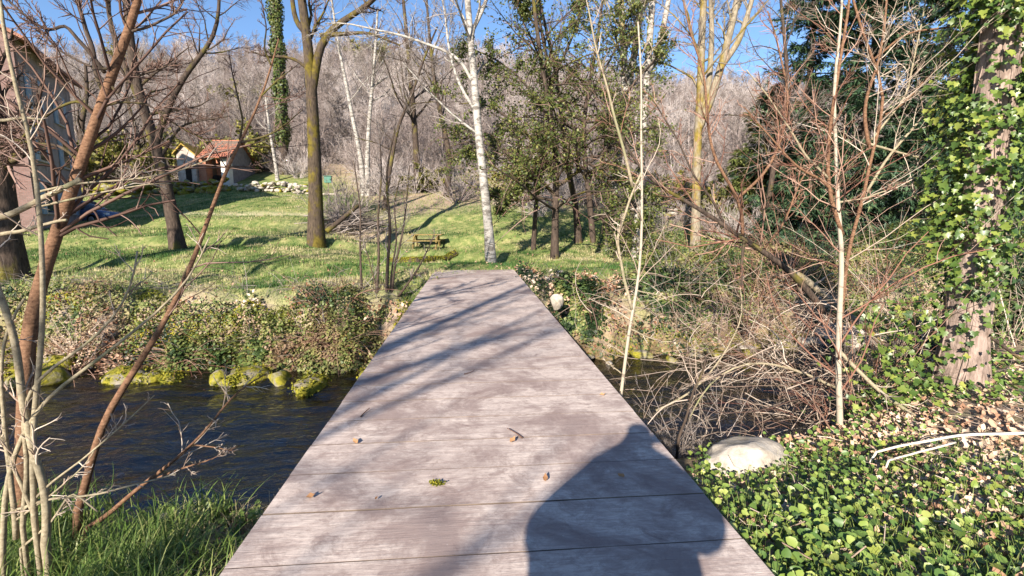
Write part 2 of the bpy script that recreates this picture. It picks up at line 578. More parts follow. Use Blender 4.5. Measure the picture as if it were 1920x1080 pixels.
water_o = Geo().add(np.stack([WX, WYY, WATER + wav], -1), np.stack([k, k + 1, k + len(wxs) + 1, k + len(wxs)], 1)).build('water', wm)
wat = water_o.data.attributes.new('depth', 'FLOAT', 'POINT')
wat.data.foreach_set('value', np.clip(WATER - ground(WX, WYY), 0, 1).ravel().astype(np.float32))
tag(water_o, kind='structure')

# ------------------------------------------------------------------ bridge
bm_, bt, bb = newmat('deck_wood', .8, .2)
oc = coords(bt, 'Object', (1.1, 13, 8))
g1 = noise(bt, 3.0, 7, .7, oc, .5)
g2 = noise(bt, 14, 4, .7, coords(bt, 'Object', (.7, 9, 4)))
st = noise(bt, 1.15, 6, .68, coords(bt), .9)
st2 = noise(bt, 4.5, 8, .8, coords(bt), .6)
c = ramp(bt, g1, [(.25, (.38, .29, .255)), (.48, (.55, .45, .395)), (.75, (.70, .605, .53))])
c = mixc(bt, ramp(bt, st, [(.45, (0, 0, 0)), (.60, (.8, .8, .8))]), c, (.23, .165, .15))
c = mixc(bt, ramp(bt, st2, [(.50, (0, 0, 0)), (.66, (.8, .8, .8))]), c, (.19, .13, .115))
c = mixc(bt, ramp(bt, g2, [(.58, (0, 0, 0)), (.68, (.6, .6, .6))]), c, (.15, .10, .085))
mot = noise(bt, 9, 8, .85, coords(bt, 'Object', (1, 1.6, 1)), .8)
c = mixc(bt, ramp(bt, mot, [(.40, (.55, .55, .55)), (.56, (0, 0, 0))]), c, (.25, .185, .165))
c = mixc(bt, math_n(bt, 'MULTIPLY', attr(bt), .10), c, (.30, .24, .22))
lich = noise(bt, 38, 5, .8, coords(bt), .4)
c = mixc(bt, ramp(bt, lich, [(.66, (0, 0, 0)), (.72, (.8, .8, .8))]), c, (.62, .58, .52))
bt.links.new(c, bb.inputs['Base Color'])
bump(bt, bb, g1, .35, .012)
M['deck'] = bm_
M['beam'] = bark_mat('beam_wood', (.07, .05, .04), (.20, .15, .115), None, 0, (2, 12, 12), .4)
bridge = thing('wooden_bridge', (0.09, 7, 0), 'weathered grey plank footbridge crossing the stream towards the lawn', 'bridge')
PW, Y0B = .385, -2.25
n_pl = 43
for i in range(n_pl):
    yc = Y0B + PW * (i + .5)
    g = Geo()
    gap = .003 + .003 * rng.random()
    ns = 8
    xs = np.linspace(-1.175, 1.175, ns + 1)
    xs[0] += rng.uniform(-.003, .003); xs[-1] += rng.uniform(-.003, .003)
    wv = rng.normal(0, .0014, (2, ns + 1)); zt = rng.normal(0, .0007) + rng.normal(0, .0004, ns + 1)
    ya = yc - PW / 2 + gap / 2 + wv[0]; yb = yc + PW / 2 - gap / 2 + wv[1]
    bev = .0022
    prof = [(ya, -.075 + 0 * zt), (ya, zt - bev), (ya + bev, zt), (yb - bev, zt), (yb, zt - bev), (yb, -.075 + 0 * zt)]
    V = np.stack([np.stack([xs + .09, p[0], p[1]], 1) for p in prof], 0)  # 6, ns+1, 3
    F = []
    for a in range(6):
        b2 = (a + 1) % 6
        for q in range(ns):
            F.append([a * (ns + 1) + q, a * (ns + 1) + q + 1, b2 * (ns + 1) + q + 1, b2 * (ns + 1) + q])
    g.add(V.reshape(-1, 3), F, rng.random())
    g.F.append(np.array([[a * (ns + 1) for a in range(6)], [a * (ns + 1) + ns for a in range(6)][::-1]]))
    pk = child(g, 'plank', M['deck'], bridge, smooth=False)
    pk.data.materials.append(M['beam'])
    mi = np.zeros(len(pk.data.polygons), np.int32); mi[0:2 * ns] = 1; mi[3 * ns:6 * ns] = 1
    pk.data.polygons.foreach_set('material_index', mi)
for bx in (-.85, .09, 1.03):
    g = Geo().box((bx, 6.0, -.215), (.16, 16.3, .276))
    child(g, 'beam', M['beam'], bridge, False)
M['stone'] = None
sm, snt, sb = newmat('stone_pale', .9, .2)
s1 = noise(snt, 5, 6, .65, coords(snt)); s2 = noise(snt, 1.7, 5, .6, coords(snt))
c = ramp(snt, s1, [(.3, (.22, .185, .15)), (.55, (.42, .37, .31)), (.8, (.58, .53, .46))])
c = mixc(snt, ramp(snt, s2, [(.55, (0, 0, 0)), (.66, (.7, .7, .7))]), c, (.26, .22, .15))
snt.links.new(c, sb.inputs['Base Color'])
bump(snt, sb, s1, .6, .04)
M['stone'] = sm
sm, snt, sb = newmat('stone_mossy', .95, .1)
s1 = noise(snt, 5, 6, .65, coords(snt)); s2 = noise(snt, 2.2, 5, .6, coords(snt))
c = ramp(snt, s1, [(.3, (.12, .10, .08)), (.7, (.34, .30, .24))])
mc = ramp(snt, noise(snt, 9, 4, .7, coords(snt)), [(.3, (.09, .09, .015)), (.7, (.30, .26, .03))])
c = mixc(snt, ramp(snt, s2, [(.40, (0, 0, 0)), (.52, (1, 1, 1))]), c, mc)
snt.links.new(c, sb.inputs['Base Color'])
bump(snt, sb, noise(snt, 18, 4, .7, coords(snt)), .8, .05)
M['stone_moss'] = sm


def rock_mesh(seed, sub=2, flat=1.0):
    import bmesh
    b = bmesh.new()
    bmesh.ops.create_icosphere(b, subdivisions=sub, radius=1.0)
    r = np.random.default_rng(seed)
    dirs = unit(r.normal(size=(11, 3))); off = r.uniform(.5, .9, 11)
    co = np.array([v.co[:] for v in b.verts])
    for d, o in zip(dirs, off):
        e = np.maximum(co @ d - o, 0)
        co = co - e[:, None] * d * .92
    co *= 1 + (fbm(co[:, 0] * 2.1 + 9 + seed, co[:, 1] * 2.1 + co[:, 2] * 1.3 + 5, seed) - .5)[:, None] * .28
    co[:, 2] *= flat
    fs = np.array([[v.index for v in f.verts] for f in b.faces])
    b.free()
    return co, fs


ROCKS = [rock_mesh(100 + i) for i in range(8)]


def rock_geo(c, s, seed=0, rz=0.0, big=False):
    co, fs = rock_mesh(300 + seed, 4) if big else ROCKS[seed % 8]
    cz, sz = math.cos(rz), math.sin(rz)
    v = (co * np.asarray(s, float)) @ np.array([[cz, -sz, 0], [sz, cz, 0], [0, 0, 1]]).T + np.asarray(c, float)
    if big:
        d = (fbm(v[:, 0] * 3.5, v[:, 1] * 3.5 + v[:, 2] * 4, seed, 5) - .5) * .55 * min(s)
        v = v + unit(v - np.asarray(c, float)) * d[:, None]
    return Geo().add(v, fs, rng.random())


for bx, by in ((.09, -1.2), (.09, 13.6)):
    gz = float(ground(np.array([bx]), np.array([by]))[0])
    child(Geo().box((bx, by, -.60), (2.5, .8, .488)), 'abutment', M['stone_moss'], bridge, False)

# ------------------------------------------------------------------ buildings
def masonry(name, c1, c2, mortar, scale, brick=False):
    m, nt, b = newmat(name, .92, .15)
    co = coords(nt)
    if brick:
        t = _n(nt, 'ShaderNodeTexBrick')
        t.inputs['Scale'].default_value = scale
        t.inputs['Color1'].default_value = (*c1, 1); t.inputs['Color2'].default_value = (*c2, 1); t.inputs['Mortar'].default_value = (*mortar, 1)
        mp = _n(nt, 'ShaderNodeMapping'); mp.inputs['Rotation'].default_value = (math.pi / 2, 0, 0)
        nt.links.new(co, mp.inputs[0]); nt.links.new(mp.outputs[0], t.inputs['Vector'])
        c = t.outputs[0]; h = t.outputs[1]
    else:
        t = _n(nt, 'ShaderNodeTexVoronoi', feature='F1'); t.inputs['Scale'].default_value = scale
        e = _n(nt, 'ShaderNodeTexVoronoi', feature='DISTANCE_TO_EDGE'); e.inputs['Scale'].default_value = scale
        nt.links.new(co, t.inputs['Vector']); nt.links.new(co, e.inputs['Vector'])
        sep = _n(nt, 'ShaderNodeSeparateColor'); nt.links.new(t.outputs['Color'], sep.inputs[0])
        c = ramp(nt, sep.outputs[0], [(0, c1), (1, c2)])
        f = ramp(nt, e.outputs['Distance'], [(.02, (1, 1, 1)), (.09, (0, 0, 0))])
        c = mixc(nt, f, c, mortar)
        h = e.outputs['Distance']
    n = noise(nt, 1.1, 5, .6, co)
    c = mixc(nt, math_n(nt, 'MULTIPLY', n, .5), c, (.25, .21, .19))
    nt.links.new(c, b.inputs['Base Color'])
    bump(nt, b, h, .5, .05)
    return m


def plain(name, c, rough=.6, spec=.4, metal=0.0, var=.25, scale=4):
    m, nt, b = newmat(name, rough, spec)
    n = noise(nt, scale, 5, .6, coords(nt))
    cc = ramp(nt, n, [(.3, tuple(q * (1 - var) for q in c)), (.7, tuple(min(1, q * (1 + var)) for q in c))])
    nt.links.new(cc, b.inputs['Base Color'])
    b.inputs['Metallic'].default_value = metal
    return m


M['house_stone'] = masonry('house_stone', (.20, .165, .16), (.36, .31, .30), (.30, .26, .245), 2.6)
M['house_brick'] = masonry('house_brick', (.15, .075, .06), (.24, .125, .105), (.22, .175, .16), 3.4, True)
M['shed_stone'] = masonry('shed_stone', (.24, .19, .155), (.54, .48, .42), (.38, .32, .27), 3.2)
M['shed_grey'] = plain('shed_grey_render', (.20, .18, .19), .95, .1)
M['shed_white'] = plain('limewash', (.62, .59, .54), .9, .1, 0, .08)
M['shed_brick'] = masonry('shed_brick', (.42, .13, .06), (.52, .22, .10), (.34, .17, .11), 4.2, True)
M['soot'] = plain('soot', (.02, .018, .016), .95, .1)
M['tile'] = plain('roof_tile', (.34, .135, .085), .85, .2, 0, .35, 3)
M['tile_moss'] = plain('roof_tile_mossy', (.26, .18, .045), .95, .1, 0, .4, 3)
M['tile_old'] = plain('roof_tile_old', (.26, .13, .09), .9, .1, 0, .4, 2)
M['glass_dark'] = plain('window_glass', (.03, .035, .05), .06, .6)
M['shutter'] = plain('shutter_paint', (.24, .33, .42), .7, .3)
M['frame'] = plain('frame_paint', (.5, .46, .42), .7, .3)
M['picnic'] = plain('picnic_wood', (.20, .145, .055), .85, .15, 0, .4, 9)
M['bin_green'] = plain('bin_green', (.015, .11, .07), .5, .4)
M['car_paint'] = plain('car_paint', (.09, .13, .24), .2, .6, .3, .05)
M['tyre'] = plain('tyre_rubber', (.02, .02, .02), .9, .2)
M['rim'] = plain('rim_alloy', (.5, .5, .52), .35, .5, .8)
M['lamp'] = plain('lamp_glass', (.75, .76, .78), .12, .6)
M['chrome'] = plain('bumper', (.10, .10, .11), .5, .4)

# large house beyond the trees on the left
hA = P(66, 400, 25.0)[:2]; hu = P(146, 400, 31.6)[:2] - hA; hu = hu / np.linalg.norm(hu); hv = np.array([-hu[1], hu[0]])
hz0 = .4


def H(a, b, z):
    q = hA + a * hu + b * hv
    return np.array([q[0], q[1], z])


def prism(pts_lo, pts_hi):
    """solid between two matching polygons"""
    n = len(pts_lo)
    g = Geo().add(np.concatenate([pts_lo, pts_hi]), [[i, (i + 1) % n, n + (i + 1) % n, n + i] for i in range(n)])
    g.F.append(np.array([list(range(n))[::-1], [n + i for i in range(n)]]))
    return g


house = thing('stone_house', tuple(H(4.1, 4.3, 1.0)), 'tall old house with brick gable and grey stone side wall behind the bare trees', 'house')
EV, AP, HL, HW = 9.8, 12.0, 8.8, 8.0
child(prism(np.array([H(0, 0, hz0), H(HL, 0, hz0), H(HL, HW, hz0), H(0, HW, hz0)]), np.array([H(0, 0, EV), H(HL, 0, EV), H(HL, HW, EV), H(0, HW, EV)])), 'wall', M['house_stone'], house, False)
g = prism(np.array([H(-.04, -.03, hz0), H(-.04, HW + .03, hz0), H(-.04, HW + .03, EV), H(-.04, HW / 2, AP), H(-.04, -.03, EV)]),
          np.array([H(.3, -.03, hz0), H(.3, HW + .03, hz0), H(.3, HW + .03, EV), H(.3, HW / 2, AP), H(.3, -.03, EV)]))
tag(child(g, 'gable', M['house_brick'], house, False), 'red brick upper gable of the old house')
g = prism(np.array([H(HL - .3, 0, EV), H(HL - .3, HW / 2, AP), H(HL - .3, HW, EV)]), np.array([H(HL, 0, EV), H(HL, HW / 2, AP), H(HL, HW, EV)]))
child(g, 'gable', M['house_stone'], house, False)
sl = (AP - EV) / (HW / 2)
roof = None
for sd in (0, 1):
    def q(a, b, dz):
        bb_ = b if sd == 0 else HW - b
        return H(a, bb_, EV + b * sl + dz)
    lo = np.array([q(-.45, -.55, .02), q(HL + .45, -.55, .02), q(HL + .45, HW / 2, .02), q(-.45, HW / 2, .02)])
    r_ = child(prism(lo, lo + [0, 0, .16]), 'roof', M['tile_old'], house, False)
    if sd == 0:
        roof = r_
g = Geo().box(H(5, 3.6, AP + .2), (.8, .8, 2.6), math.atan2(hu[1], hu[0]))
ch = child(g, 'chimney', M['house_brick'], house, False); ch.parent = roof
ha = math.atan2(hu[1], hu[0])
for a, z in ((2.0, 2.6), (6.0, 2.6), (2.0, 5.2), (6.0, 5.2), (2.0, 7.6), (6.0, 7.6)):
    f = child(Geo().box(H(a, -.02, z), (1.1, .14, 1.7), ha), 'window', M['frame'], house, False)
    p_ = child(Geo().box(H(a, -.06, z), (.92, .10, 1.52), ha), 'pane', M['glass_dark'], house, False); p_.parent = f
    for s_ in (-1, 1):
        p_ = child(Geo().box(H(a + s_ * .83, -.05, z), (.52, .06, 1.7), ha), 'shutter', M['shutter'], house, False); p_.parent = f
for b_, z in ((2.6, 2.8), (6, 2.8), (2.6, 6.6), (6, 6.6)):
    f = child(Geo().box(H(-.06, b_, z), (.16, 1.1, 1.7), ha), 'window', M['frame'], house, False)
    p_ = child(Geo().box(H(-.10, b_, z), (.14, .92, 1.52), ha), 'pane', M['glass_dark'], house, False); p_.parent = f
child(Geo().box(H(4.0, -.03, 1.75), (1.2, .12, 2.3), ha), 'door', M['shutter'], house, False)

# the small shed with the oven under its porch
SY = 43.0
sz0 = P(400, 347, SY)[2]


def sx(px):
    return P(px, 347, SY)[0]


shed = thing('stone_shed', (sx(400), SY, sz0), 'small stone shed with red tiled porch roof, white pillar and oven opening', 'shed')
W0, W1, M0, M1 = sx(340), sx(374), sx(375), sx(431)
d0 = sz0 - 1.0
ridge = P(352, 273, SY)[2]; eave = P(340, 289, SY)[2]
xm = (W0 + W1) / 2 - .15
fr_ = [(W0, d0), (W1, d0), (W1, eave - .1), (xm, ridge), (W0, eave)]
child(prism(np.array([[a, SY - .3, b] for a, b in fr_]), np.array([[a, SY + 3.6, b] for a, b in fr_])), 'gable_wing', M['shed_stone'], shed, False)
child(Geo().box(((sx(357) + sx(363)) / 2, SY - .31, sz0 + .75), (.45, .06, 1.5)), 'door', M['soot'], shed, False)
for s_, xe, ze in ((-1, W0 - .2, eave - .1), (1, W1 + .2, eave - .22)):
    lo = np.array([[xe, SY - .55, ze], [xm, SY - .55, ridge + .02], [xm, SY + 3.8, ridge + .02], [xe, SY + 3.8, ze]])
    child(prism(lo, lo + [0, 0, .13]), 'roof', M['tile_moss'], shed, False)
ev2 = P(400, 293, SY)[2]; rg2 = ev2 + 1.55
D1 = 5.0
child(Geo().box(((M0 + sx(389)) / 2, SY + .5, (d0 + ev2) / 2), (sx(389) - M0, 1.0, ev2 - d0)), 'front_wall', M['shed_brick'], shed, False)
child(Geo().box(((sx(417) + M1) / 2, SY + .35, (d0 + ev2) / 2), (M1 - sx(417), .7, ev2 - d0)), 'pillar', M['shed_white'], shed, False)
child(Geo().box(((sx(389) + sx(417)) / 2, SY + 1.9, (d0 + ev2) / 2), (sx(417) - sx(389) + .02, .3, ev2 - d0)), 'back_wall', M['shed_brick'], shed, False)
child(Geo().box(((sx(389) + sx(417)) / 2, SY + 1.3, sz0 - .45), (sx(417) - sx(389) - .02, 1.0, 1.2)), 'oven_bench', M['shed_brick'], shed, False)
a = np.linspace(0, np.pi, 9)
oc_ = ((sx(389) + sx(412)) / 2 - .1, sz0 + .15)
po = [(oc_[0] + .42 * math.cos(t), oc_[1] + .75 * math.sin(t)) for t in a]
child(prism(np.array([[x, SY + .77, z] for x, z in po]), np.array([[x, SY + 1.7, z] for x, z in po])), 'oven_mouth', M['soot'], shed, False)
sp = [(SY + .72, d0), (SY + D1, d0), (SY + D1, ev2 - .1), (SY + 2.3, rg2), (SY + .72, ev2 + .4)]
child(prism(np.array([[M1 - .3, y, z] for y, z in sp]), np.array([[M1 - .01, y, z] for y, z in sp])), 'side_wall', M['shed_grey'], shed, False)
child(Geo().box(((M0 + M1) / 2, SY + D1 - .15, (d0 + ev2) / 2), (M1 - M0 - .62, .3, ev2 - d0 - .2)), 'rear_wall', M['shed_grey'], shed, False)
# porch roof in courses of tiles
nco, nti = 8, 15
rx0, rx1 = sx(378), M1 + .25
prot = {}
for i in range(nco):
    y0 = SY - .5 + i * 2.85 / nco; z0_ = ev2 - .18 + (y0 - SY + .5) * (rg2 - ev2) / 2.6
    for j in range(nti):
        if (i, j) in ((0, 3),):
            continue
        x0 = rx0 + (j + .5) * (rx1 - rx0) / nti
        w = (rx1 - rx0) / nti * .52
        if 't' not in prot:
            t_ = np.linspace(0, np.pi, 6)
            pr = [(-w * math.cos(q_), .11 * math.sin(q_)) for q_ in t_]
            L_ = 2.85 / nco * 1.18; sl_ = (rg2 - ev2) / 2.6
            prot['t'] = prism(np.array([[x, 0, z] for x, z in pr]), np.array([[x * .85, L_, z + L_ * sl_ - .03] for x, z in pr])).mesh('tile')
            prot['t'].materials.append(M['tile'])
        o = bpy.data.objects.new('tile', prot['t']); C.objects.link(o); o.parent = shed
        o.location = (x0 - sx(400) + rng.normal(0, .012), y0 - SY, z0_ - sz0 + rng.normal(0, .015))
lo = np.array([[rx0, SY + 2.3, rg2], [rx1, SY + 2.3, rg2], [rx1, SY + D1 + .3, ev2 - .2], [rx0, SY + D1 + .3, ev2 - .2]])
child(prism(lo, lo + [0, 0, .12]), 'rear_roof', M['tile'], shed, False)
lo = np.array([[rx0 + .03, SY - .42, ev2 - .2], [rx1 - .03, SY - .42, ev2 - .2], [rx1 - .03, SY + 2.28, rg2 - .03], [rx0 + .03, SY + 2.28, rg2 - .03]])
child(prism(lo, lo + [0, 0, .07]), 'roof_boards', M['beam'], shed, False)

# dry stone walls on the terrace


def stone_row(name, label, px0, px1, py, Y, n, h, mat, smin, smax, seed):
    r = np.random.default_rng(seed)
    x0, x1 = P(px0, py, Y)[0], P(px1, py, Y)[0]
    base = gpt((x0 + x1) / 2, Y)
    t = thing(name, tuple(base), label, 'wall')
    for i in range(n):
        x = r.uniform(x0, x1); y = Y + r.normal(0, .35)
        s = r.uniform(smin, smax)
        lay = r.random() ** 1.3 * h * (1 - .3 * abs((x - x0) / (x1 - x0) - .5))
        gq = gpt(x, y)
        child(rock_geo((x, y, gq[2] + lay), (s * 1.3, s, s * .75), i, r.uniform(0, 3)), 'stone', mat if r.random() < .8 else M['stone_moss'], t, True)
    return t


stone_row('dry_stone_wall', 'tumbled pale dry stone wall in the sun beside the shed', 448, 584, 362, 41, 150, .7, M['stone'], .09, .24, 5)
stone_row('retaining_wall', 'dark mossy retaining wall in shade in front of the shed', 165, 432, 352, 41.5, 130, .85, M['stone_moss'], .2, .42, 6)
stone_row('rubble_heap', 'low heap of pale stones on the slope behind the evergreen', 1170, 1290, 380, 33, 30, .8, M['stone'], .15, .4, 8)

# parked car
cp = P(160, 419, 33.0)
car = thing('parked_car', (cp[0], 33.0, gpt(cp[0], 33)[2]), 'dark blue parked car beside the old house', 'car', rz=RAD(-8))


def loft(stations, ring):
    n = len(ring(stations[0]))
    V = np.concatenate([ring(s) for s in stations])
    F = []
    for i in range(len(stations) - 1):
        for j in range(n):
            j2 = (j + 1) % n
            F.append([i * n + j, (i + 1) * n + j, (i + 1) * n + j2, i * n + j2])
    g_ = Geo().add(V, F)
    g_.F.append(np.array([list(range(n)), [(len(stations) - 1) * n + q for q in range(n)][::-1]]))
    return g_


def ring_body(s):
    x, zb, zt, hw = s
    return np.array([(x, -hw * .92, zb), (x, -hw, zb + .15), (x, -hw, zt - .14), (x, -hw * .86, zt), (x, hw * .86, zt), (x, hw, zt - .14), (x, hw, zb + .15), (x, hw * .92, zb)])


loft([(-2.05, .35, .75, .70), (-1.95, .24, .92, .80), (-1.4, .2, .98, .85), (0, .2, .96, .86), (1.0, .2, .92, .86), (1.7, .22, .82, .82), (2.0, .28, .72, .74), (2.08, .36, .6, .66)], ring_body).build('body', M['car_paint'], car)


def ring_cab(s):
    x, zt, hw, hwt = s
    return np.array([(x, -hw, .9), (x, -hwt, zt - .06), (x, -hwt * .88, zt), (x, hwt * .88, zt), (x, hwt, zt - .06), (x, hw, .9)])


cab = loft([(-1.75, 1.0, .76, .74), (-1.3, 1.4, .77, .64), (-.3, 1.46, .78, .64), (.35, 1.38, .78, .63), (1.05, .96, .78, .74)], ring_cab).build('cabin', M['glass_dark'], car)
Geo().add(*(lambda v: (v, [[0, 1, 2, 3], [4, 7, 6, 5], [0, 4, 5, 1], [2, 6, 7, 3], [1, 5, 6, 2], [3, 7, 4, 0]]))(
    np.array([(-1.35, -.6, 1.39), (.4, -.6, 1.37), (.4, .6, 1.37), (-1.35, .6, 1.39), (-1.3, -.52, 1.475), (.3, -.52, 1.455), (.3, .52, 1.455), (-1.3, .52, 1.475)]))).build('roof', M['car_paint'], car)
th = np.linspace(0, 2 * np.pi, 15)[:-1]
for x in (-1.3, 1.3):
    for y in (-.80, .80):
        V = np.concatenate([np.stack([x + rr * np.cos(th), np.full(14, y + yy), .31 + rr * np.sin(th)], 1) for rr, yy in ((.30, -.10), (.32, -.07), (.32, .07), (.30, .10))])
        F = [[a_ * 14 + b_, a_ * 14 + (b_ + 1) % 14, (a_ + 1) * 14 + (b_ + 1) % 14, (a_ + 1) * 14 + b_] for a_ in range(3) for b_ in range(14)]
        g = Geo().add(V, F); g.F.append(np.array([list(range(14)), [42 + b_ for b_ in range(14)]]))
        wh = g.build('wheel', M['tyre'], car)
        sy = -1 if y < 0 else 1
        V = np.concatenate([np.stack([x + .2 * np.cos(th), np.full(14, y + sy * .085), .31 + .2 * np.sin(th)], 1), np.stack([x + .17 * np.cos(th), np.full(14, y + sy * .115), .31 + .17 * np.sin(th)], 1)])
        g = Geo().add(V, [[b_, (b_ + 1) % 14, 14 + (b_ + 1) % 14, 14 + b_] for b_ in range(14)]); g.F.append(np.array([[14 + b_ for b_ in range(14)]]))
        g.build('rim', M['rim'], wh)
for y in (-.55, .55):
    Geo().box((2.0, y, .66), (.16, .3, .13)).build('headlight', M['lamp'], car, False)
Geo().box((2.06, 0, .42), (.12, 1.2, .16)).build('bumper', M['chrome'], car, False)

# picnic table
tp = on_ground(800, 466)
table = thing('picnic_table', tuple(gpt(tp[0], tp[1])), 'wooden picnic table with attached benches on the lawn', 'table', rz=RAD(-6))
for j in range(4):
    Geo().box((0, -.30 + j * .2, .74), (1.75, .185, .045)).build('board', M['picnic'], table, False)
for s_ in (-1, 1):
    for j in range(2):
        Geo().box((0, s_ * .74 + (j - .5) * .14, .44), (1.75, .13, .045)).build('seat_board', M['picnic'], table, False)
for x in (-.6, .6):
    for s_ in (-1, 1):
        Geo().tubes(np.array([[x, s_ * .62, -.08], [x, s_ * .22, .715]]), np.array([.055, .055]), 4, cap=True).build('leg', M['picnic'], table, False)
    Geo().box((x + .06, 0, .395), (.05, 1.7, .1)).build('crossbar', M['picnic'], table, False)
    Geo().box((x + .06, 0, .685), (.05, .8, .07)).build('top_bearer', M['picnic'], table, False)

# green litter bin on a post, and a pale slab
bpos = P(616, 349, 41.2)
lb = thing('litter_bin', tuple(gpt(bpos[0], 41.2)), 'small green box on a post beside the mossy tree', 'bin')
Geo().tubes(np.array([[0, 0, -.1], [0, 0, 1.0]]), np.array([.035, .035]), 6).build('post', M['beam'], lb)
Geo().box((0, 0, 1.15), (.55, .4, .5)).build('box', M['bin_green'], lb, False)
Geo().box((0, -.02, 1.42), (.62, .48, .05)).build('lid', M['bin_green'], lb, False)
sp_ = P(622, 361, 40.5)
tag(rock_geo(gpt(sp_[0], 40.5, .05), (.85, .5, .16), 3).build('flat_stone', M['stone'], origin=None), 'flat pale stone slab on the grass under the green bin', 'stone')

# ------------------------------------------------------------------ plant growth


def spawn(pts, rads, count, lenf, ang, k=4, tmin=.2, tmax=1.0, rf=.55, rmin=.004, tip=.35, wob=.12, trop=.05, seed=1, absl=None, side=None, taper_t=.55):
    """children of a batch of branches: pts (N,k0,3), rads (N,k0)"""
    r = np.random.default_rng(seed)
    N, k0, _ = pts.shape
    L = np.linalg.norm(np.diff(pts, axis=1), axis=2).sum(1)
    if hasattr(count, '__len__'):
        pi = np.repeat(np.arange(N), count)
    else:
        c = np.floor(count + r.random(N)).astype(int)
        pi = np.repeat(np.arange(N), c)
    Mn = len(pi)
    t = tmin + (tmax - tmin) * r.random(Mn)
    f = t * (k0 - 1); i0 = np.minimum(f.astype(int), k0 - 2); w = (f - i0)[:, None]
    p = pts[pi, i0] * (1 - w) + pts[pi, i0 + 1] * w
    T = unit(pts[pi, i0 + 1] - pts[pi, i0])
    rr = rads[pi, i0] * (1 - w[:, 0]) + rads[pi, i0 + 1] * w[:, 0]
    rnd = r.normal(size=(Mn, 3))
    if side is not None:
        rnd = rnd * .6 + np.asarray(side)
    per = unit(rnd - T * np.sum(rnd * T, 1, keepdims=True))
    a = np.radians(ang + r.normal(0, 12, Mn))[:, None]
    d = np.cos(a) * T + np.sin(a) * per
    Lc = (L[pi] * lenf * (1 - taper_t * t) if absl is None else absl) * r.uniform(.55, 1.25, Mn)
    out = np.empty((Mn, k, 3)); out[:, 0] = p
    st = (Lc / (k - 1))[:, None]
    for j in range(1, k):
        d = unit(d + r.normal(0, wob, (Mn, 3)) + np.array([0, 0, trop]))
        p = p + d * st
        out[:, j] = p
    r0 = np.maximum(rr * rf, rmin)
    return out, r0[:, None] * np.linspace(1, tip, k)[None] + 0 * Lc[:, None]


def wobble(pts, amt, seed):
    r = np.random.default_rng(seed)
    n = r.normal(0, 1, pts.shape)
    for _ in range(2):
        n[1:-1] = (n[:-2] + n[1:-1] * 2 + n[2:]) / 4
    n[0] = 0
    return pts + n * amt


def px_r(px, Y):
    return px / FPX * Y


def stems(lines, Y, k=14):
    """lines: [(photo polyline, radius px at start, radius px at end[, Y])] -> stacked (N,k,3),(N,k)"""
    ps, rs = [], []
    for i, ln in enumerate(lines):
        y = ln[3] if len(ln) > 3 else Y
        if y is None:
            q3 = np.array([on_ground(a, b) + [0, 0, .17] for a, b in ln[0]])
            q = resample(q3, k); q[:, 2] = np.maximum(q[:, 2], ground(q[:, 0], q[:, 1]) + .12); ym = q3[:, 1].mean()
        else:
            q = resample(PL(ln[0], y), k)
            ym = np.mean(y)
        ps.append(q); rs.append(px_r(np.linspace(ln[1], ln[2], k), ym))
    return np.array(ps), np.array(rs)


def root_base(p, r):
    """flare and sink the foot of the first stem into the ground"""
    z = gpt(p[0, 0, 0], p[0, 0, 1])[2]
    p[0, 0, 2] = min(p[0, 0, 2], z - .08)
    r[0, 0] *= 1.32; r[0, 1] *= 1.06


def tree(name, label, lines, Y, trunk_mat, twig, gens, cat='tree', group=None, seed=1, sides=9, k=14, leaves=None, base=True, part='crown', nrest=None):
    tp_, tr_ = stems(lines, Y, k)
    if base:
        root_base(tp_, tr_)
    b = tp_[0, 0].copy()
    t = thing(name, tuple(b), label, cat, group)
    child(Geo().tubes(tp_, tr_, sides), 'trunk', trunk_mat, t)
    prev = (tp_, tr_); gl_ = []
    limb = Geo(); tw = Geo(); has_limb = has_tw = False
    for gi, gk in enumerate(gens):
        gk = dict(gk)
        sd = gk.pop('sides', 4 if gi == 0 else 3); to = gk.pop('to', 'limb' if gi == 0 else 'twig')
        nx_ = spawn(*prev, seed=seed * 17 + gi, **gk)
        if to == 'limb':
            limb.tubes(*nx_, sd); has_limb = True
        else:
            tw.tubes(*nx_, sd); has_tw = True
        gl_.append(nx_); prev = nx_
    if has_limb:
        tag(child(limb, 'limbs', trunk_mat if not isinstance(twig, tuple) else twig[0], t), kind='stuff')
    if has_tw:
        tag(child(tw, part, twig if not isinstance(twig, tuple) else twig[1], t), kind='stuff')
    return t, (tp_, tr_), gl_


SIMPLE = ([(0, -.02, 0), (.5, .45, .12), (0, 1, -.05), (-.5, .45, .12)], [[0, 1, 2, 3]])
OVAL = ([(0, -.1, 0), (.32, .2, .06), (.36, .55, .1), (0, 1, -.08), (-.36, .55, .1), (-.32, .2, .06)], [[0, 1, 2, 5], [5, 2, 3, 4]])
IVY = ([(0, 0, 0), (.28, -.16, .03), (.60, .06, .10), (.40, .34, .07), (.52, .60, .10), (.20, .66, .05), (0, 1.05, -.06), (-.20, .66, .05), (-.52, .60, .10), (-.40, .34, .07), (-.60, .06, .10), (-.28, -.16, .03), (0, .42, -.04)],
       [[12, i, i + 1] for i in range(11)] + [[12, 11, 0]])
ROUND = ([(0, -.05, 0), (.40, .05, .07), (.52, .42, .12), (.32, .80, .07), (0, .98, -.04), (-.32, .80, .07), (-.52, .42, .12), (-.40, .05, .07), (0, .45, -.05)], [[8, i, i + 1] for i in range(7)] + [[8, 7, 0]])
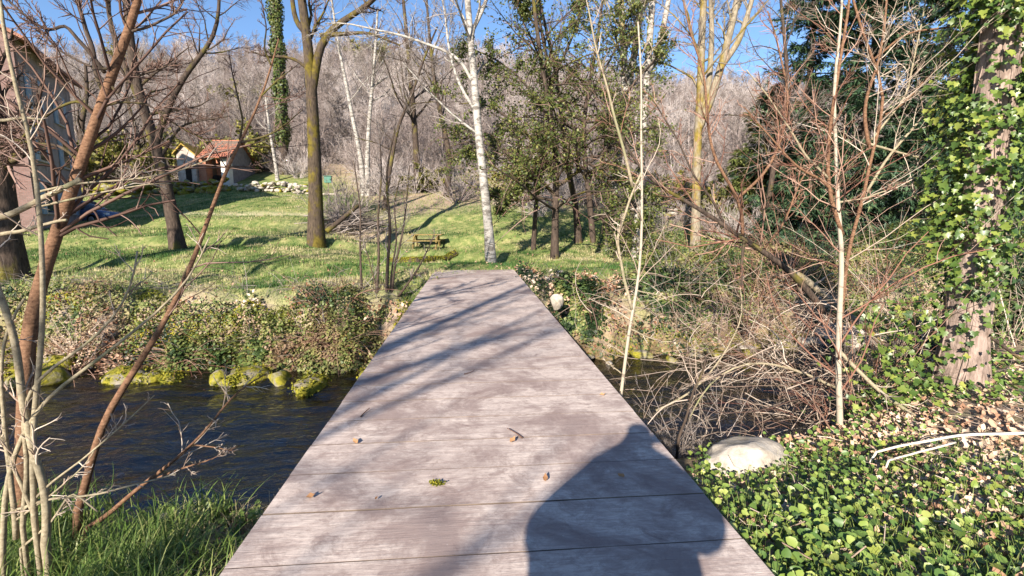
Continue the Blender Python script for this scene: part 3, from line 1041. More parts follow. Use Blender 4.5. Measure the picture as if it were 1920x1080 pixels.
DEAD = ([(0, -.1, .05), (.28, .12, .22), (.36, .5, .05), (.2, .8, .2), (0, 1.05, .3), (-.2, .8, -.02), (-.38, .45, .18), (-.26, .1, -.02), (.02, .5, -.08)], [[8, i, i + 1] for i in range(7)] + [[8, 7, 0]])


def leaf_cloud(geo, twigs, per, size, tmpl, seed, tmin=.15, jit=.05, up=.5, droop=0.0, rshift=None):
    pts, _ = twigs
    r = np.random.default_rng(seed)
    N, k0, _ = pts.shape
    pi = r.integers(0, N, int(N * per))
    t = tmin + (1 - tmin) * r.random(len(pi))
    f = t * (k0 - 1); i0 = np.minimum(f.astype(int), k0 - 2); w = (f - i0)[:, None]
    p = pts[pi, i0] * (1 - w) + pts[pi, i0 + 1] * w + r.normal(0, jit, (len(pi), 3))
    nrm = unit(r.normal(size=(len(pi), 3)) + np.array([0, -.3, up]))
    al = unit(r.normal(size=(len(pi), 3)) + np.array([0, 0, -droop]))
    geo.leaves(p, nrm, al, size * r.uniform(.6, 1.3, len(pi)), tmpl, np.clip(r.beta(2, 1.9, len(pi)), 0, 1))
    return p


# ------------------------------------------------------------------ trees of the middle distance
B1 = dict(count=16, lenf=.40, ang=48, k=7, tmin=.42, rf=.42, rmin=.012, tip=.25, wob=.16, trop=.05)
B2 = dict(count=10, lenf=.5, ang=42, k=5, tmin=.15, rf=.5, rmin=.008, tip=.4, wob=.16, trop=.03)
B3 = dict(count=6, lenf=.58, ang=40, k=4, tmin=.1, rf=.6, rmin=.006, tip=.5, wob=.16, trop=.02)

tree('mossy_tree', 'tall straight tree with yellow moss on its trunk, on the lawn near the picnic table',
     [([(592, 447), (592, 380), (590, 300), (586, 220), (584, 150), (578, 100), (575, 55), (566, 0), (556, -60), (548, -160)], 13.5, 5),
      ([(585, 170), (592, 130), (600, 80), (625, 50), (645, 38), (690, 10), (740, -40)], 8, 3), ([(578, 66), (556, 46), (550, 20), (546, -20), (530, -90)], 5, 2),
      ([(576, 128), (556, 112), (530, 105), (505, 108), (470, 96)], 3, 1.2), ([(600, 66), (640, 64), (690, 60), (750, 85)], 4, 1.5)],
     22, M['bark_moss'], M['twig_brown'], [dict(B1, tmin=.55, count=9), B2, B3], seed=3)
tree('leaning_tree', 'dark tree leaning towards the old house, forking above the lawn',
     [([(334, 464), (326, 420), (317, 375), (305, 320), (292, 262), (272, 215), (258, 180), (248, 125), (246, 80), (240, 30), (234, -20), (225, -120)], 11, 4),
      ([(294, 265), (305, 225), (318, 195), (340, 150), (372, 108), (400, 78), (410, 40), (412, -40)], 6, 2),
      ([(262, 190), (245, 150), (225, 100), (210, 60), (200, 0), (196, -90)], 5, 2), ([(300, 300), (330, 245), (345, 232), (380, 225), (430, 218)], 3, 1)],
     20, M['bark_dark'], M['twig_brown'], [dict(B1, tmin=.4, count=12, lenf=.4), dict(B2, count=10), B3], seed=5)
tree('edge_tree', 'dark trunk at the left edge of the lawn beside the old house',
     [([(14, 482), (10, 430), (6, 380), (0, 330), (-6, 280), (-10, 200), (-30, 100), (-40, 0)], 22, 9), ([(2, 330), (30, 290), (55, 240), (70, 200), (85, 130)], 6, 2)],
     15, M['bark_dark'], M['twig_brown'], [dict(B1, tmin=.25, count=10), B2, B3], seed=6)
birch_t, btr, bgl = tree('birch_tree', 'white birch with mossy foot at the end of the bridge',
     [([(921, 484), (918, 440), (914, 400), (906, 330), (898, 270), (893, 200), (889, 150), (882, 60), (876, 0), (870, -90), (862, -220)], 9, 4),
      ([(890, 165), (872, 120), (855, 100), (800, 84), (750, 62), (695, 57), (655, 40), (610, 44)], 3.2, .9), ([(884, 60), (905, 20), (925, -40), (935, -120)], 4, 1.5),
      ([(893, 210), (860, 160), (840, 90), (835, 20), (815, -60)], 3, 1)],
     18.7, M['birch'], M['twig_grey'], [dict(B1, tmin=.35, count=12), dict(B2, count=8), B3], seed=9)
tree('twin_birch', 'white birch with two pale stems rising behind the evergreen, forked against the sky',
     [([(1192, 478), (1195, 430), (1200, 350), (1204, 280), (1211, 160), (1214, 120), (1219, 69), (1224, 0), (1228, -90), (1230, -200)], 7.5, 5),
      ([(1212, 140), (1222, 120), (1236, 88), (1250, 20), (1257, -20), (1275, -140)], 6, 3)], 20.5, M['birch'], M['twig_grey'], [dict(B1, tmin=.5, count=10), B2, B3], seed=11)
tree('speckled_birch', 'speckled white birch left of the forked birch, half hidden by evergreen leaves',
     [([(1142, 462), (1146, 420), (1152, 350), (1166, 250), (1174, 150), (1170, 100), (1166, 50), (1163, 0), (1160, -120)], 7, 5.5), ([(1172, 175), (1190, 110), (1195, 70), (1200, 15), (1206, -80)], 6, 4)],
     22, M['birch_moss'], M['twig_grey'], [dict(B1, tmin=.5, count=9), B2, B3], seed=12)
tree('yellow_moss_tree', 'tree with pale yellow mossy trunk splitting into three limbs against the sky',
     [([(1304, 462), (1305, 400), (1306, 300), (1309, 222), (1316, 167), (1313, 111), (1315, 69), (1320, 0), (1324, -120)], 9, 5),
      ([(1310, 240), (1328, 200), (1344, 153), (1363, 83), (1383, 0), (1400, -100)], 8, 5), ([(1312, 215), (1327, 178), (1331, 139), (1335, 69), (1333, 0), (1330, -80)], 6, 3.5), ([(1352, 125), (1364, 108), (1386, 78), (1407, 10), (1425, -60)], 6, 3.5)],
     20, M['bark_moss2'], M['twig_grey'], [dict(B1, tmin=.45, count=9), B2, B3], seed=13)
for i_, (ln, lab) in enumerate([
        ([(681, 335), (676, 290), (667, 250), (655, 190), (648, 150), (636, 95), (630, 60), (622, 0)], 'thin white birch leaning left on the slope behind the mossy tree'),
        ([(688, 322), (690, 260), (694, 200), (699, 155), (704, 90), (708, 20)], 'thin upright white birch on the slope behind the mossy tree'),
        ([(520, 330), (512, 280), (505, 240), (498, 180)], 'slender pale birch leaning at the edge of the wood by the shed')]):
    tree('slender_birch', lab, [(ln, 4.3 if i_ < 2 else 3, 1.6)], 38 if i_ < 2 else 45, M['birch'], M['twig_grey'], [dict(B1, count=12, rmin=.02), dict(B2, rmin=.014)], group='slender birches on the slope', seed=20 + i_)
for i_, (ln, r_, lab, yy) in enumerate([
        ([(783, 330), (780, 280), (776, 215), (770, 150), (765, 90), (758, 20), (750, -60)], 6, 'dark bare tree on the slope left of the white birch', 40),
        ([(838, 352), (846, 300), (830, 230), (815, 160), (806, 80), (800, 0)], 5.5, 'dark bare tree leaning left on the slope just behind the white birch', 38),
        ([(720, 380), (735, 300), (745, 230), (770, 190), (790, 120), (820, 50)], 4, 'thin dark tree curving right over the slope behind the bramble stems', 34),
        ([(152, 350), (160, 300), (150, 240), (165, 180), (160, 120)], 6, 'bare tree rising behind the retaining wall next to the old house', 46),
        ([(262, 350), (255, 310), (262, 260), (240, 200), (236, 150)], 5, 'bare tree at the wood edge above the shaded retaining wall', 47),
        ([(1085, 440), (1080, 380), (1060, 300), (1052, 200), (1040, 120), (1020, 40), (1005, -30)], 6, 'dark limbed tree leaning left through the evergreen', 24),
        ([(1436, 470), (1440, 380), (1455, 280), (1480, 180), (1470, 60), (1460, -40)], 6, 'dark tree between the yellow mossy tree and the conifers', 24)]):
    tree('bare_tree', lab, [(ln, r_, r_ * .35)], yy, M['bark_dark'], M['twig_grey'], [dict(B1, count=16, tmin=.25, rmin=.02), dict(B2, rmin=.012), dict(B3, rmin=.009, count=5)], group='bare trees on the slope', seed=30 + i_)

# ivy-clad trunk standing in the wood
it, itr, _g = tree('ivy_clad_trunk', 'tall trunk wrapped in dark ivy rising out of the wood left of the mossy tree',
                   [([(533, 335), (531, 260), (527, 190), (522, 110), (517, 40), (512, -30), (505, -140)], 8, 8)], 48, M['bark_dark'], M['twig_grey'], [dict(B1, count=8, tmin=.7, rmin=.02)], seed=44)
g = Geo(); r_ = np.random.default_rng(4)
tt = r_.random(6500) * 13 * .999; i0 = tt.astype(int); f_ = (tt - i0)[:, None]
pp = itr[0][0][i0] * (1 - f_) + itr[0][0][i0 + 1] * f_
aa = r_.random(6500) * 2 * np.pi; rad = (.52 + .12 * np.sin(tt * 3)) * r_.uniform(.75, 1.25, 6500) * np.clip((tt + .5) / 3, .4, 1)
dirs_ = np.stack([np.cos(aa), np.sin(aa), r_.normal(0, .2, 6500)], 1)
g.leaves(pp + dirs_ * rad[:, None], dirs_ + r_.normal(0, .4, (6500, 3)), np.array([[0, 0, -1.]]) + r_.normal(0, .3, (6500, 3)), .2, SIMPLE, r_.random(6500) * .75)
child(g, 'ivy', M['leaf_dark'], it)

# evergreen (holly) whose sprays hang around the birch
hol, htr, hgl = tree('holly_tree', 'broadleaf evergreen with dark glossy leaves spreading over the lawn right of the birch',
                     [([(1040, 478), (1040, 430), (1042, 380), (1045, 320), (1040, 240), (1020, 160), (1010, 80), (1000, 0), (990, -80)], 7, 2.5),
                      ([(1112, 455), (1108, 400), (1100, 330), (1090, 240), (1105, 160), (1120, 80), (1130, 0)], 6, 2),
                      ([(1042, 370), (1000, 320), (960, 290), (920, 270), (880, 262), (845, 275)], 3.5, 1), ([(1043, 330), (990, 250), (940, 210), (900, 190), (860, 195)], 3, 1),
                      ([(1045, 350), (1100, 310), (1150, 270), (1210, 235), (1250, 240)], 3.5, 1), ([(1095, 300), (1140, 330), (1190, 360), (1230, 400)], 3, 1), ([(1042, 300), (1000, 330), (960, 360), (930, 385)], 3, 1), ([(1035, 230), (980, 150), (930, 110), (880, 90)], 2.6, 1), ([(1100, 250), (1160, 190), (1210, 130), (1250, 90)], 2.6, 1), ([(1108, 400), (1150, 410), (1210, 430), (1260, 470)], 2.6, 1), ([(1095, 200), (1140, 120), (1170, 60), (1190, 0)], 2.4, 1)],
                     20.3, M['bark_dark'], M['twig_brown'], [dict(count=24, lenf=.46, ang=65, k=6, tmin=.06, rf=.45, rmin=.014, wob=.2, trop=-.04), dict(count=13, lenf=.55, ang=48, k=5, tmin=.12, rmin=.008, wob=.2, trop=-.05)], seed=51)
g = Geo(); leaf_cloud(g, hgl[1], 9.5, .09, OVAL, 52, tmin=.1, jit=.07, up=.6)
leaf_cloud(g, hgl[0], 16, .09, OVAL, 53, tmin=.2, jit=.09, up=.6)
tag(child(g, 'leaves', M['leaf_dark'], hol), kind='stuff')
hol2, htr2, hgl2 = tree('holly_tree', 'tall thin evergreen with leafy top against the sky between birch and forked birch',
                        [([(1000, 440), (1010, 330), (1040, 200), (1030, 120), (1012, 60), (1005, 0), (1000, -100)], 4, 2), ([(1035, 150), (1060, 100), (1085, 40), (1100, -30)], 3, 1.2), ([(1012, 60), (985, 20), (960, -20)], 2.4, 1)],
                        22.5, M['bark_dark'], M['twig_brown'], [dict(count=18, lenf=.24, ang=55, k=5, tmin=.3, rmin=.014, wob=.18, trop=0), dict(count=8, lenf=.5, ang=45, k=4, rmin=.009, wob=.18, trop=0)], seed=54)
g = Geo(); leaf_cloud(g, hgl2[1], 12, .10, OVAL, 55, jit=.1)
tag(child(g, 'leaves', M['leaf_dark'], hol2), kind='stuff')

# ------------------------------------------------------------------ conifers on the right
SPRAY = ([(0, 0, 0), (.10, .35, .03), (0, 1.0, -.12), (-.10, .35, .03), (.05, .2, 0), (.36, .62, .05), (.14, .42, .02), (-.05, .2, 0), (-.36, .62, .05), (-.14, .42, .02)], [[0, 1, 2, 3], [4, 6, 5, 5], [7, 8, 9, 9]])
SPRAY = (SPRAY[0], [[0, 1, 2], [0, 2, 3], [4, 5, 6], [7, 9, 8]])


def conifer(label, px, py, Y, Hh, width, mat, seed, nb=220, dens=22, name='conifer', size=.42):
    r = np.random.default_rng(seed)
    b = P(px, py, Y); b = gpt(b[0], Y)
    t = thing(name, tuple(b), label, 'tree', 'conifers beyond the stream')
    tk = np.array([b + [0, 0, -.2], b + [.05, 0, Hh * .3], b + [.1, .1, Hh * .65], b + [.05, 0, Hh]])
    tp_ = resample(tk, 12); tr_ = np.linspace(Hh * .018, .03, 12)
    child(Geo().tubes(tp_, tr_, 8), 'trunk', M['bark_dark'], t)
    u = np.sort(r.random(nb)) ** .9 * .97 + .02
    p0 = np.stack([np.interp(u, np.linspace(0, 1, 12), tp_[:, i]) for i in range(3)], 1)
    az = r.random(nb) * 2 * np.pi
    L = width * (1 - u) ** .75 * r.uniform(.7, 1.15, nb) + .35
    d = np.stack([np.cos(az), np.sin(az), .25 - .15 * r.random(nb)], 1)
    pts = np.empty((nb, 7, 3)); p = p0.copy(); pts[:, 0] = p
    for j in range(1, 7):
        d = unit(d + np.array([0, 0, -.10 if j < 5 else .05]) + r.normal(0, .05, (nb, 3)))
        p = p + d * (L / 6)[:, None]; pts[:, j] = p
    rd = (.012 + .008 * L)[:, None] * np.linspace(1, .3, 7)[None]
    child(Geo().tubes(pts, rd, 3), 'limbs', M['bark_dark'], t)
    s1 = spawn(pts, rd, 8, .38, 55, k=4, tmin=.15, rmin=.008, wob=.1, trop=-.14, seed=seed + 1)
    g_ = Geo()
    for bt_, per, sd in ((s1, dens * .55, 3), ((pts, rd), dens, 4)):
        P_, _ = bt_
        n = int(len(P_) * per)
        pi = r.integers(0, len(P_), n); k0 = P_.shape[1]
        f = r.uniform(.12, 1, n) * (k0 - 1); i0 = np.minimum(f.astype(int), k0 - 2); w = (f - i0)[:, None]
        pos = P_[pi, i0] * (1 - w) + P_[pi, i0 + 1] * w
        T = unit(P_[pi, i0 + 1] - P_[pi, i0])
        al = unit(T * .6 + np.array([0, 0, -.75]) + r.normal(0, .35, (n, 3)))
        nr = unit(r.normal(0, .5, (n, 3)) + np.array([0, 0, .6]) + unit(pos - b) * .5)
        g_.leaves(pos + r.normal(0, .05, (n, 3)), nr, al, size * r.uniform(.6, 1.3, n), SPRAY, np.clip(r.beta(1.8, 3, n) , 0, 1))
    tag(child(g_, 'foliage', mat, t), kind='stuff')
    return t


conifer('dark conifer directly behind the white sapling, drooping branches', 1600, 470, 24, 17, 4.6, M['needle'], 61)
conifer('dark conifer left of the white sapling, thin top in the sky', 1490, 470, 27, 17, 4.2, M['needle'], 62, nb=150, dens=16)
conifer('dark conifer close behind the ivy covered trunk', 1765, 478, 22, 15, 4.4, M['needle'], 63)
conifer('dark conifer at the right edge behind the ivy trunk', 1930, 470, 22.5, 13, 4.0, M['needle'], 64)
conifer('low yellow-green conifer left of the dark conifers', 1425, 455, 30, 9, 3.4, M['needle_yellow'], 65, 140)
conifer('small dark conifer bush under the tall conifers beside the stream', 1500, 470, 21, 4.2, 2.2, M['needle'], 66, 120)

# ------------------------------------------------------------------ the wood on the hillside


def wood_proto(seed, Hh, multi, mat):
    r = np.random.default_rng(seed)
    ps, rs = [], []
    for i in range(multi):
        a = r.random() * 6.28
        lean = r.uniform(.02, .16)
        top = np.array([math.cos(a) * lean * Hh, math.sin(a) * lean * Hh, Hh * r.uniform(.75, 1.05)])
        q = resample(np.array([[0, 0, -.6], top * .3 + r.normal(0, .12, 3), top * .65 + r.normal(0, .25, 3), top]), 8)
        ps.append(q); rs.append(np.linspace(.115 / multi ** .4, .025, 8))
    ps, rs = np.array(ps), np.array(rs)
    g_ = Geo().tubes(ps, rs, 5, r.random(multi) * .4)
    l1 = spawn(ps, rs, 22 / multi ** .6, .40, 48, k=5, tmin=.22, rmin=.03, tip=.4, wob=.15, trop=.1, seed=seed)
    g_.tubes(*l1, 3)
    l2 = spawn(*l1, 11, .55, 42, k=4, tmin=.1, rmin=.017, tip=.5, wob=.16, trop=.06, seed=seed + 1)
    g_.tubes(*l2, 3)
    l3 = spawn(*l2, 4, .55, 38, k=3, tmin=.2, rmin=.013, tip=.6, wob=.16, trop=.05, seed=seed + 2)
    g_.tubes(*l3, 3)
    me = g_.mesh('wood_tree')
    me.materials.append(mat)
    return me


WP = [wood_proto(200, 12, 1, M['wood_bark']), wood_proto(205, 10, 2, M['wood_bark']), wood_proto(210, 13, 1, M['wood_pale']), wood_proto(215, 9, 3, M['wood_bark']), wood_proto(220, 11, 2, M['twig_grey'])]
r_ = np.random.default_rng(77)
n_ = 5200
wy = 38 + 112 * r_.random(n_) ** .85
wx_ = r_.uniform(-1.22, 1.2, n_) * (wy + 6)
okm = np.ones(n_, bool)
okm &= ~((wx_ < -9) & (wx_ > -36) & (wy < 50))                     # terrace, shed and house
okm &= ~((wx_ < -13) & (wy < 52))
okm &= ~((wx_ > -13) & (wx_ < 9) & (wy < 49 - .25 * np.abs(wx_ + 2)))
okm &= wy > 40 + 6 * vnoise(wx_ * .1, wx_ * 0, 5)
wx_, wy = wx_[okm], wy[okm]
# keep a loose minimum distance
keep = []; cells = {}
for i in range(len(wx_)):
    c_ = (int(wx_[i] // 2.6), int(wy[i] // 2.6))
    if cells.get(c_, 0) < 1:
        cells[c_] = 1; keep.append(i)
wx_, wy = wx_[keep], wy[keep]
wz = ground(wx_, wy)
order = np.argsort(wy + .15 * np.abs(wx_))
wx_, wy, wz = wx_[order], wy[order], wz[order]
vis = np.abs(wx_ - .0847 * wy) < 1.07 * wy
near_i = np.where(vis)[0][:290]
for n2, i in enumerate(near_i):
    o = bpy.data.objects.new('wood_tree', WP[n2 % 5]); C.objects.link(o)
    o.location = (wx_[i], wy[i], wz[i]); o.rotation_euler = (0, 0, r_.random() * 6.28)
    s_ = r_.uniform(.5, .95); o.scale = (s_ * 1.15, s_ * 1.15, s_ * r_.uniform(.7, 1.0))
    tag(o, 'slim bare tree in the leafless wood on the lower hillside', 'tree', 'bare trees of the hillside wood')


def gn_scatter(name, pts, meshes_from, smin, smax, label=None):
    me = bpy.data.meshes.new(name); me.from_pydata([tuple(q) for q in pts], [], [])
    o = bpy.data.objects.new(name, me); C.objects.link(o)
    ng = bpy.data.node_groups.new(name, 'GeometryNodeTree')
    ng.interface.new_socket('Geometry', in_out='INPUT', socket_type='NodeSocketGeometry')
    ng.interface.new_socket('Geometry', in_out='OUTPUT', socket_type='NodeSocketGeometry')
    N = ng.nodes; Lk = ng.links
    gi = N.new('NodeGroupInput'); go = N.new('NodeGroupOutput')
    iop = N.new('GeometryNodeInstanceOnPoints'); jn = N.new('GeometryNodeJoinGeometry')
    for ob in meshes_from:
        oi = N.new('GeometryNodeObjectInfo'); oi.inputs['Object'].default_value = ob; oi.inputs['As Instance'].default_value = True
        Lk.new(oi.outputs['Geometry'], jn.inputs[0])
    Lk.new(gi.outputs[0], iop.inputs['Points']); Lk.new(jn.outputs[0], iop.inputs['Instance'])
    iop.inputs['Pick Instance'].default_value = True
    rv = N.new('FunctionNodeRandomValue'); rv.data_type = 'FLOAT_VECTOR'
    rv.inputs[0].default_value = (0, 0, 0); rv.inputs[1].default_value = (.08, .08, 6.28)
    Lk.new(rv.outputs[0], iop.inputs['Rotation'])
    rs = N.new('FunctionNodeRandomValue'); rs.data_type = 'FLOAT'
    rs.inputs[2].default_value = smin; rs.inputs[3].default_value = smax; rs.inputs['Seed'].default_value = 3
    Lk.new(rs.outputs[1], iop.inputs['Scale'])
    Lk.new(iop.outputs[0], go.inputs[0])
    md = o.modifiers.new('scatter', 'NODES'); md.node_group = ng
    tag(o, label, kind='stuff')
    return o


rest = np.setdiff1d(np.arange(len(wx_)), near_i)
firsts = [o for o in C.objects if o.name.startswith('wood_tree')][:5]
gn_scatter('hillside_woods', np.stack([wx_, wy, wz], 1)[rest], firsts, .5, .95, 'leafless wood covering the upper hillside')


# undergrowth of the wood: leafless scrub and a few olive bushes
def scrub_mesh(seed, mat, leafy=0):
    r = np.random.default_rng(seed)
    n = 26
    a = r.random(n) * 6.28; l = r.uniform(.5, 1.0, n)
    base = np.stack([np.cos(a) * .25 * r.random(n), np.sin(a) * .25 * r.random(n), np.full(n, -.1)], 1)
    pts = np.empty((n, 5, 3)); p = base.copy(); pts[:, 0] = p
    d = unit(np.stack([np.cos(a) * .6, np.sin(a) * .6, np.full(n, 1.0)], 1) + r.normal(0, .2, (n, 3)))
    for j in range(1, 5):
        d = unit(d + r.normal(0, .14, (n, 3)) + np.array([0, 0, -.05])); p = p + d * (l * .5)[:, None]; pts[:, j] = p
    rd = np.full((n, 5), .014) * np.linspace(1, .5, 5)
    g_ = Geo().tubes(pts, rd, 3)
    s1 = spawn(pts, rd, 7, .5, 40, k=4, rmin=.008, wob=.15, seed=seed)
    g_.tubes(*s1, 3)
    s2 = spawn(*s1, 4, .5, 40, k=3, rmin=.006, wob=.15, seed=seed + 1)
    g_.tubes(*s2, 3)
    me = g_.mesh('scrub'); me.materials.append(mat)
    if leafy:
        lg = Geo(); leaf_cloud(lg, s1, leafy, .11, SIMPLE, seed + 5, jit=.07)
        return me, lg.mesh('scrub_leaves')
    return me


SC = [scrub_mesh(300, M['wood_bark']), scrub_mesh(304, M['twig_grey']), scrub_mesh(308, M['wood_pale'])]
sc_o = []
for i, (px, py, Y, s_) in enumerate([(640, 420, 29, 1.6), (660, 395, 32, 1.8), (1010, 420, 30, 1.3), (855, 372, 36, 1.7), (700, 352, 41, 1.6), (1390, 460, 26, 1.5), (1250, 440, 28, 1.4), (985, 392, 33, 1.5), (560, 330, 46, 1.6), (1340, 450, 29, 1.7)]):
    q = P(px, py, Y)
    o = bpy.data.objects.new('bare_shrub', SC[i % 3]); C.objects.link(o); o.location = gpt(q[0], Y); o.scale = (s_, s_, s_); o.rotation_euler = (0, 0, i * 1.3)
    tag(o, ['leafless shrub beside the brush pile under the mossy tree', 'leafless shrub on the slope above the brush pile', 'leafless shrub on the slope right of the birch', 'leafless shrub uphill between bare dark trunks', 'leafless shrub at the foot of the slender birches',
            'leafless shrub at the foot of the yellow-green conifer', 'leafless shrub between forked birch and yellow mossy tree', 'leafless shrub above the birch shadow on the slope', 'leafless shrub above the dry stone wall at the wood edge', 'leafless shrub behind the yellow mossy trunk'][i], 'shrub', 'bare shrubs on the slope')
    sc_o.append(o)
r_ = np.random.default_rng(79)
n_ = 2600
by = 34 + 105 * r_.random(n_) ** 1.3; bx_ = r_.uniform(-1.2, 1.2, n_) * (by + 4)
okm = ~((bx_ < -8) & (bx_ > -40) & (by < 47)) & ~((np.abs(bx_ + 5) < 9) & (by < 38))
bx_, by = bx_[okm], by[okm]
gn_scatter('wood_undergrowth', np.stack([bx_, by, ground(bx_, by)], 1), sc_o[:3], .7, 2.0, 'leafless scrub between the trees of the wood')
M['leaf_olive'] = leaf_mat('leaf_olive', [(.07, .075, .02), (.16, .155, .035), (.27, .23, .05)], .5, .2, .3)
sm1, sm2 = scrub_mesh(320, M['twig_brown'], 30)
sm2.materials.append(M['leaf_olive'])
for i, (px, py, Y, s_, lab) in enumerate([(345, 340, 49, 2.6, 'olive green bush behind the mossy gable of the shed'), (470, 330, 50, 2.4, 'olive green bush right behind the grey shed wall'), (195, 345, 49, 2.8, 'olive bush above the shaded wall near the house'), (265, 340, 52, 3.0, 'tall olive bush between house and shed at the wood edge'), (470, 215, 85, 4.0, 'dark green bush high on the hillside above the shed'),
                                     (990, 365, 37, 1.7, 'yellow-green bush on the slope behind the evergreen'), (800, 350, 40, 1.2, 'small green bush on the slope under the dark trees'), (1360, 420, 32, 2.0, 'yellow-green bush left of the yellow conifer'), (1270, 385, 36, 1.8, 'olive bush on the slope behind the forked birch'), (700, 90, 132, 4.5, 'round green bush on the ridge behind the birch branch'), (250, 130, 130, 4, 'dark bush on the ridge behind the leaning tree')]):
    q = P(px, py, Y); t = thing('olive_bush', tuple(gpt(q[0], Y)), lab, 'bush', 'olive bushes at the wood edge'); t.scale = (s_, s_, s_)
    o = bpy.data.objects.new('stems', sm1); C.objects.link(o); o.parent = t
    o = bpy.data.objects.new('leaves', sm2); C.objects.link(o); o.parent = t; o['kind'] = 'stuff'
    t.rotation_euler = (0, 0, i)

# ------------------------------------------------------------------ foreground shrubs on the left bank


def shrub(name, label, lines, Y, mat, twig, seed, n1=10, n2=5, l1=.22, l2=.5, rm=.0028, cat='shrub', part='stem', k=18, ang=42, trop=.04, wob=.14, tmin=.25, group=None, sides=7, base=True):
    ps, rs = stems(lines, Y, k)
    for i in range(len(ps)):
        ps[i] = wobble(ps[i], rs[i].mean() * .35, seed + i)
    for i in range(len(ps)):
        gq = gpt(ps[i, 0, 0], ps[i, 0, 1])[2]
        if gq < ps[i, 0, 2] < gq + .45:
            ps[i, 0, 2] = gq - .06
    p0 = ps[0, 0].copy()
    gz_ = gpt(p0[0], p0[1])[2]
    t = thing(name, (p0[0], p0[1], min(gz_, p0[2])), label, cat, group)
    for i in range(len(ps)):
        child(Geo().tubes(ps[i], rs[i], sides, cap=True), part, mat[i % len(mat)] if isinstance(mat, list) else mat, t)
    g_ = Geo()
    a = spawn(ps, rs, n1, l1, ang, k=6, tmin=tmin, rf=.38, rmin=rm * 1.5, tip=.45, wob=wob, trop=trop, seed=seed)
    g_.tubes(*a, 4)
    b = spawn(*a, n2, l2, 40, k=5, tmin=.15, rf=.6, rmin=rm, tip=.5, wob=wob, trop=trop * .5, seed=seed + 1)
    g_.tubes(*b, 3)
    tag(child(g_, 'twigs', twig, t), kind='stuff')
    return t, (ps, rs), a, b


def sink(px, py, Y):
    """a stem foot: the point straight below on the ground"""
    return (px, py)


shrub('hazel_shrub', 'pale many-stemmed shrub in the bottom left corner by the water',
      [([(86, 1045), (91, 985), (82, 904), (63, 844), (50, 787), (41, 736), (33, 677), (24, 615), (9, 573), (-6, 540), (-30, 480)], 7.5, 5),
       ([(4, 1090), (5, 960), (14, 890), (32, 830), (72, 757), (130, 712), (190, 671), (260, 615), (320, 564), (355, 525), (378, 485), (391, 445)], 5.5, 1.3),
       ([(66, 1020), (66, 930), (58, 850), (62, 770), (68, 736), (74, 677), (81, 615), (80, 558), (78, 499), (78, 440), (80, 417), (71, 383), (66, 342), (66, 281), (55, 255), (35, 193), (24, 142), (12, 91), (4, 40), (0, -20)], 5.5, 2.6),
       ([(40, 1020), (45, 930), (52, 860), (38, 790), (40, 740), (60, 730), (90, 690), (160, 652), (200, 610), (230, 575), (250, 530), (257, 470)], 4.5, 1.4),
       ([(30, 1010), (20, 900), (10, 820), (4, 740), (0, 660), (20, 600), (45, 560)], 5, 2), ([(72, 1030), (60, 960), (30, 880), (-10, 800)], 4, 2.5),
       ([(30, 1035), (95, 982), (135, 920), (150, 932), (183, 960)], 2.6, 1.6), ([(20, 960), (90, 935), (180, 928), (260, 908), (330, 888)], 2.6, 1.3),
       ([(35, 965), (95, 905), (150, 865), (210, 815), (290, 742)], 2.6, 1), ([(30, 975), (100, 925), (140, 890), (170, 860), (176, 845)], 2.2, 1)],
      3.1, [M['bark_pale']], M['twig_pale'], 400, n1=7, n2=4, l1=.16, tmin=.3, k=20)
shrub('leaning_sapling', 'brown leaning trunk rising through the pale shrub into the sky',
      [([(42, 1010), (45, 930), (47, 834), (44, 720), (50, 647), (59, 582), (74, 529), (92, 470), (104, 440), (116, 407), (132, 362), (147, 311), (165, 262), (181, 203), (196, 162), (212, 128), (230, 87), (251, 40), (264, -10), (290, -120)], 15, 5),
       ([(193, 168), (186, 160), (179, 128), (173, 89), (159, 50), (148, 0), (130, -80)], 4.2, 2), ([(196, 136), (170, 100), (143, 73), (122, 42), (96, 62), (60, 40), (22, 8), (0, -20)], 3.4, 1.4),
       ([(178, 215), (150, 185), (105, 203), (69, 230), (40, 260), (0, 300)], 2.4, 1.2), ([(200, 150), (222, 180), (228, 150), (260, 142), (330, 118)], 2.6, 1.2), ([(240, 62), (280, 50), (330, 25), (345, 0), (350, -40)], 2.4, 1.2),
       ([(181, 203), (225, 190), (280, 195), (330, 235), (380, 260)], 2.2, .9), ([(212, 128), (180, 130), (110, 95), (60, 40)], 2.2, 1), ([(150, 300), (110, 273), (41, 266), (0, 256), (-40, 250)], 2.6, 2)],
      4.3, [M['bark_brown']] + [M['bark_dark']] * 8, M['twig_brown'], 420, n1=22, n2=9, l1=.40, rm=.003, cat='tree', part='trunk', k=22, sides=10, tmin=.5)
shrub('bent_sapling', 'thin dark stem arching from the bank over the stream in front of the shed',
      [([(137, 995), (157, 913), (176, 844), (195, 787), (224, 737), (264, 674), (280, 642), (314, 593), (333, 560), (347, 520), (362, 480), (377, 445), (396, 390), (415, 345), (445, 275), (462, 242), (490, 180), (508, 120), (515, 90), (522, 72)], 8, 1.2),
       ([(447, 268), (480, 260), (512, 250), (545, 226), (568, 205)], 2.2, .8), ([(450, 262), (455, 225), (446, 180), (436, 140), (431, 105)], 2, .8), ([(430, 313), (470, 312), (505, 303)], 1.8, .8), ([(508, 122), (495, 90), (500, 50), (490, 0)], 1.6, .8), ([(490, 180), (520, 150), (560, 120)], 1.4, .6)],
      3.9, [M['bark_brown']] + [M['bark_dark']] * 5, M['twig_brown'], 440, n1=8, n2=5, l1=.22, rm=.0025, tmin=.45, cat='tree', part='trunk', k=24, sides=8)
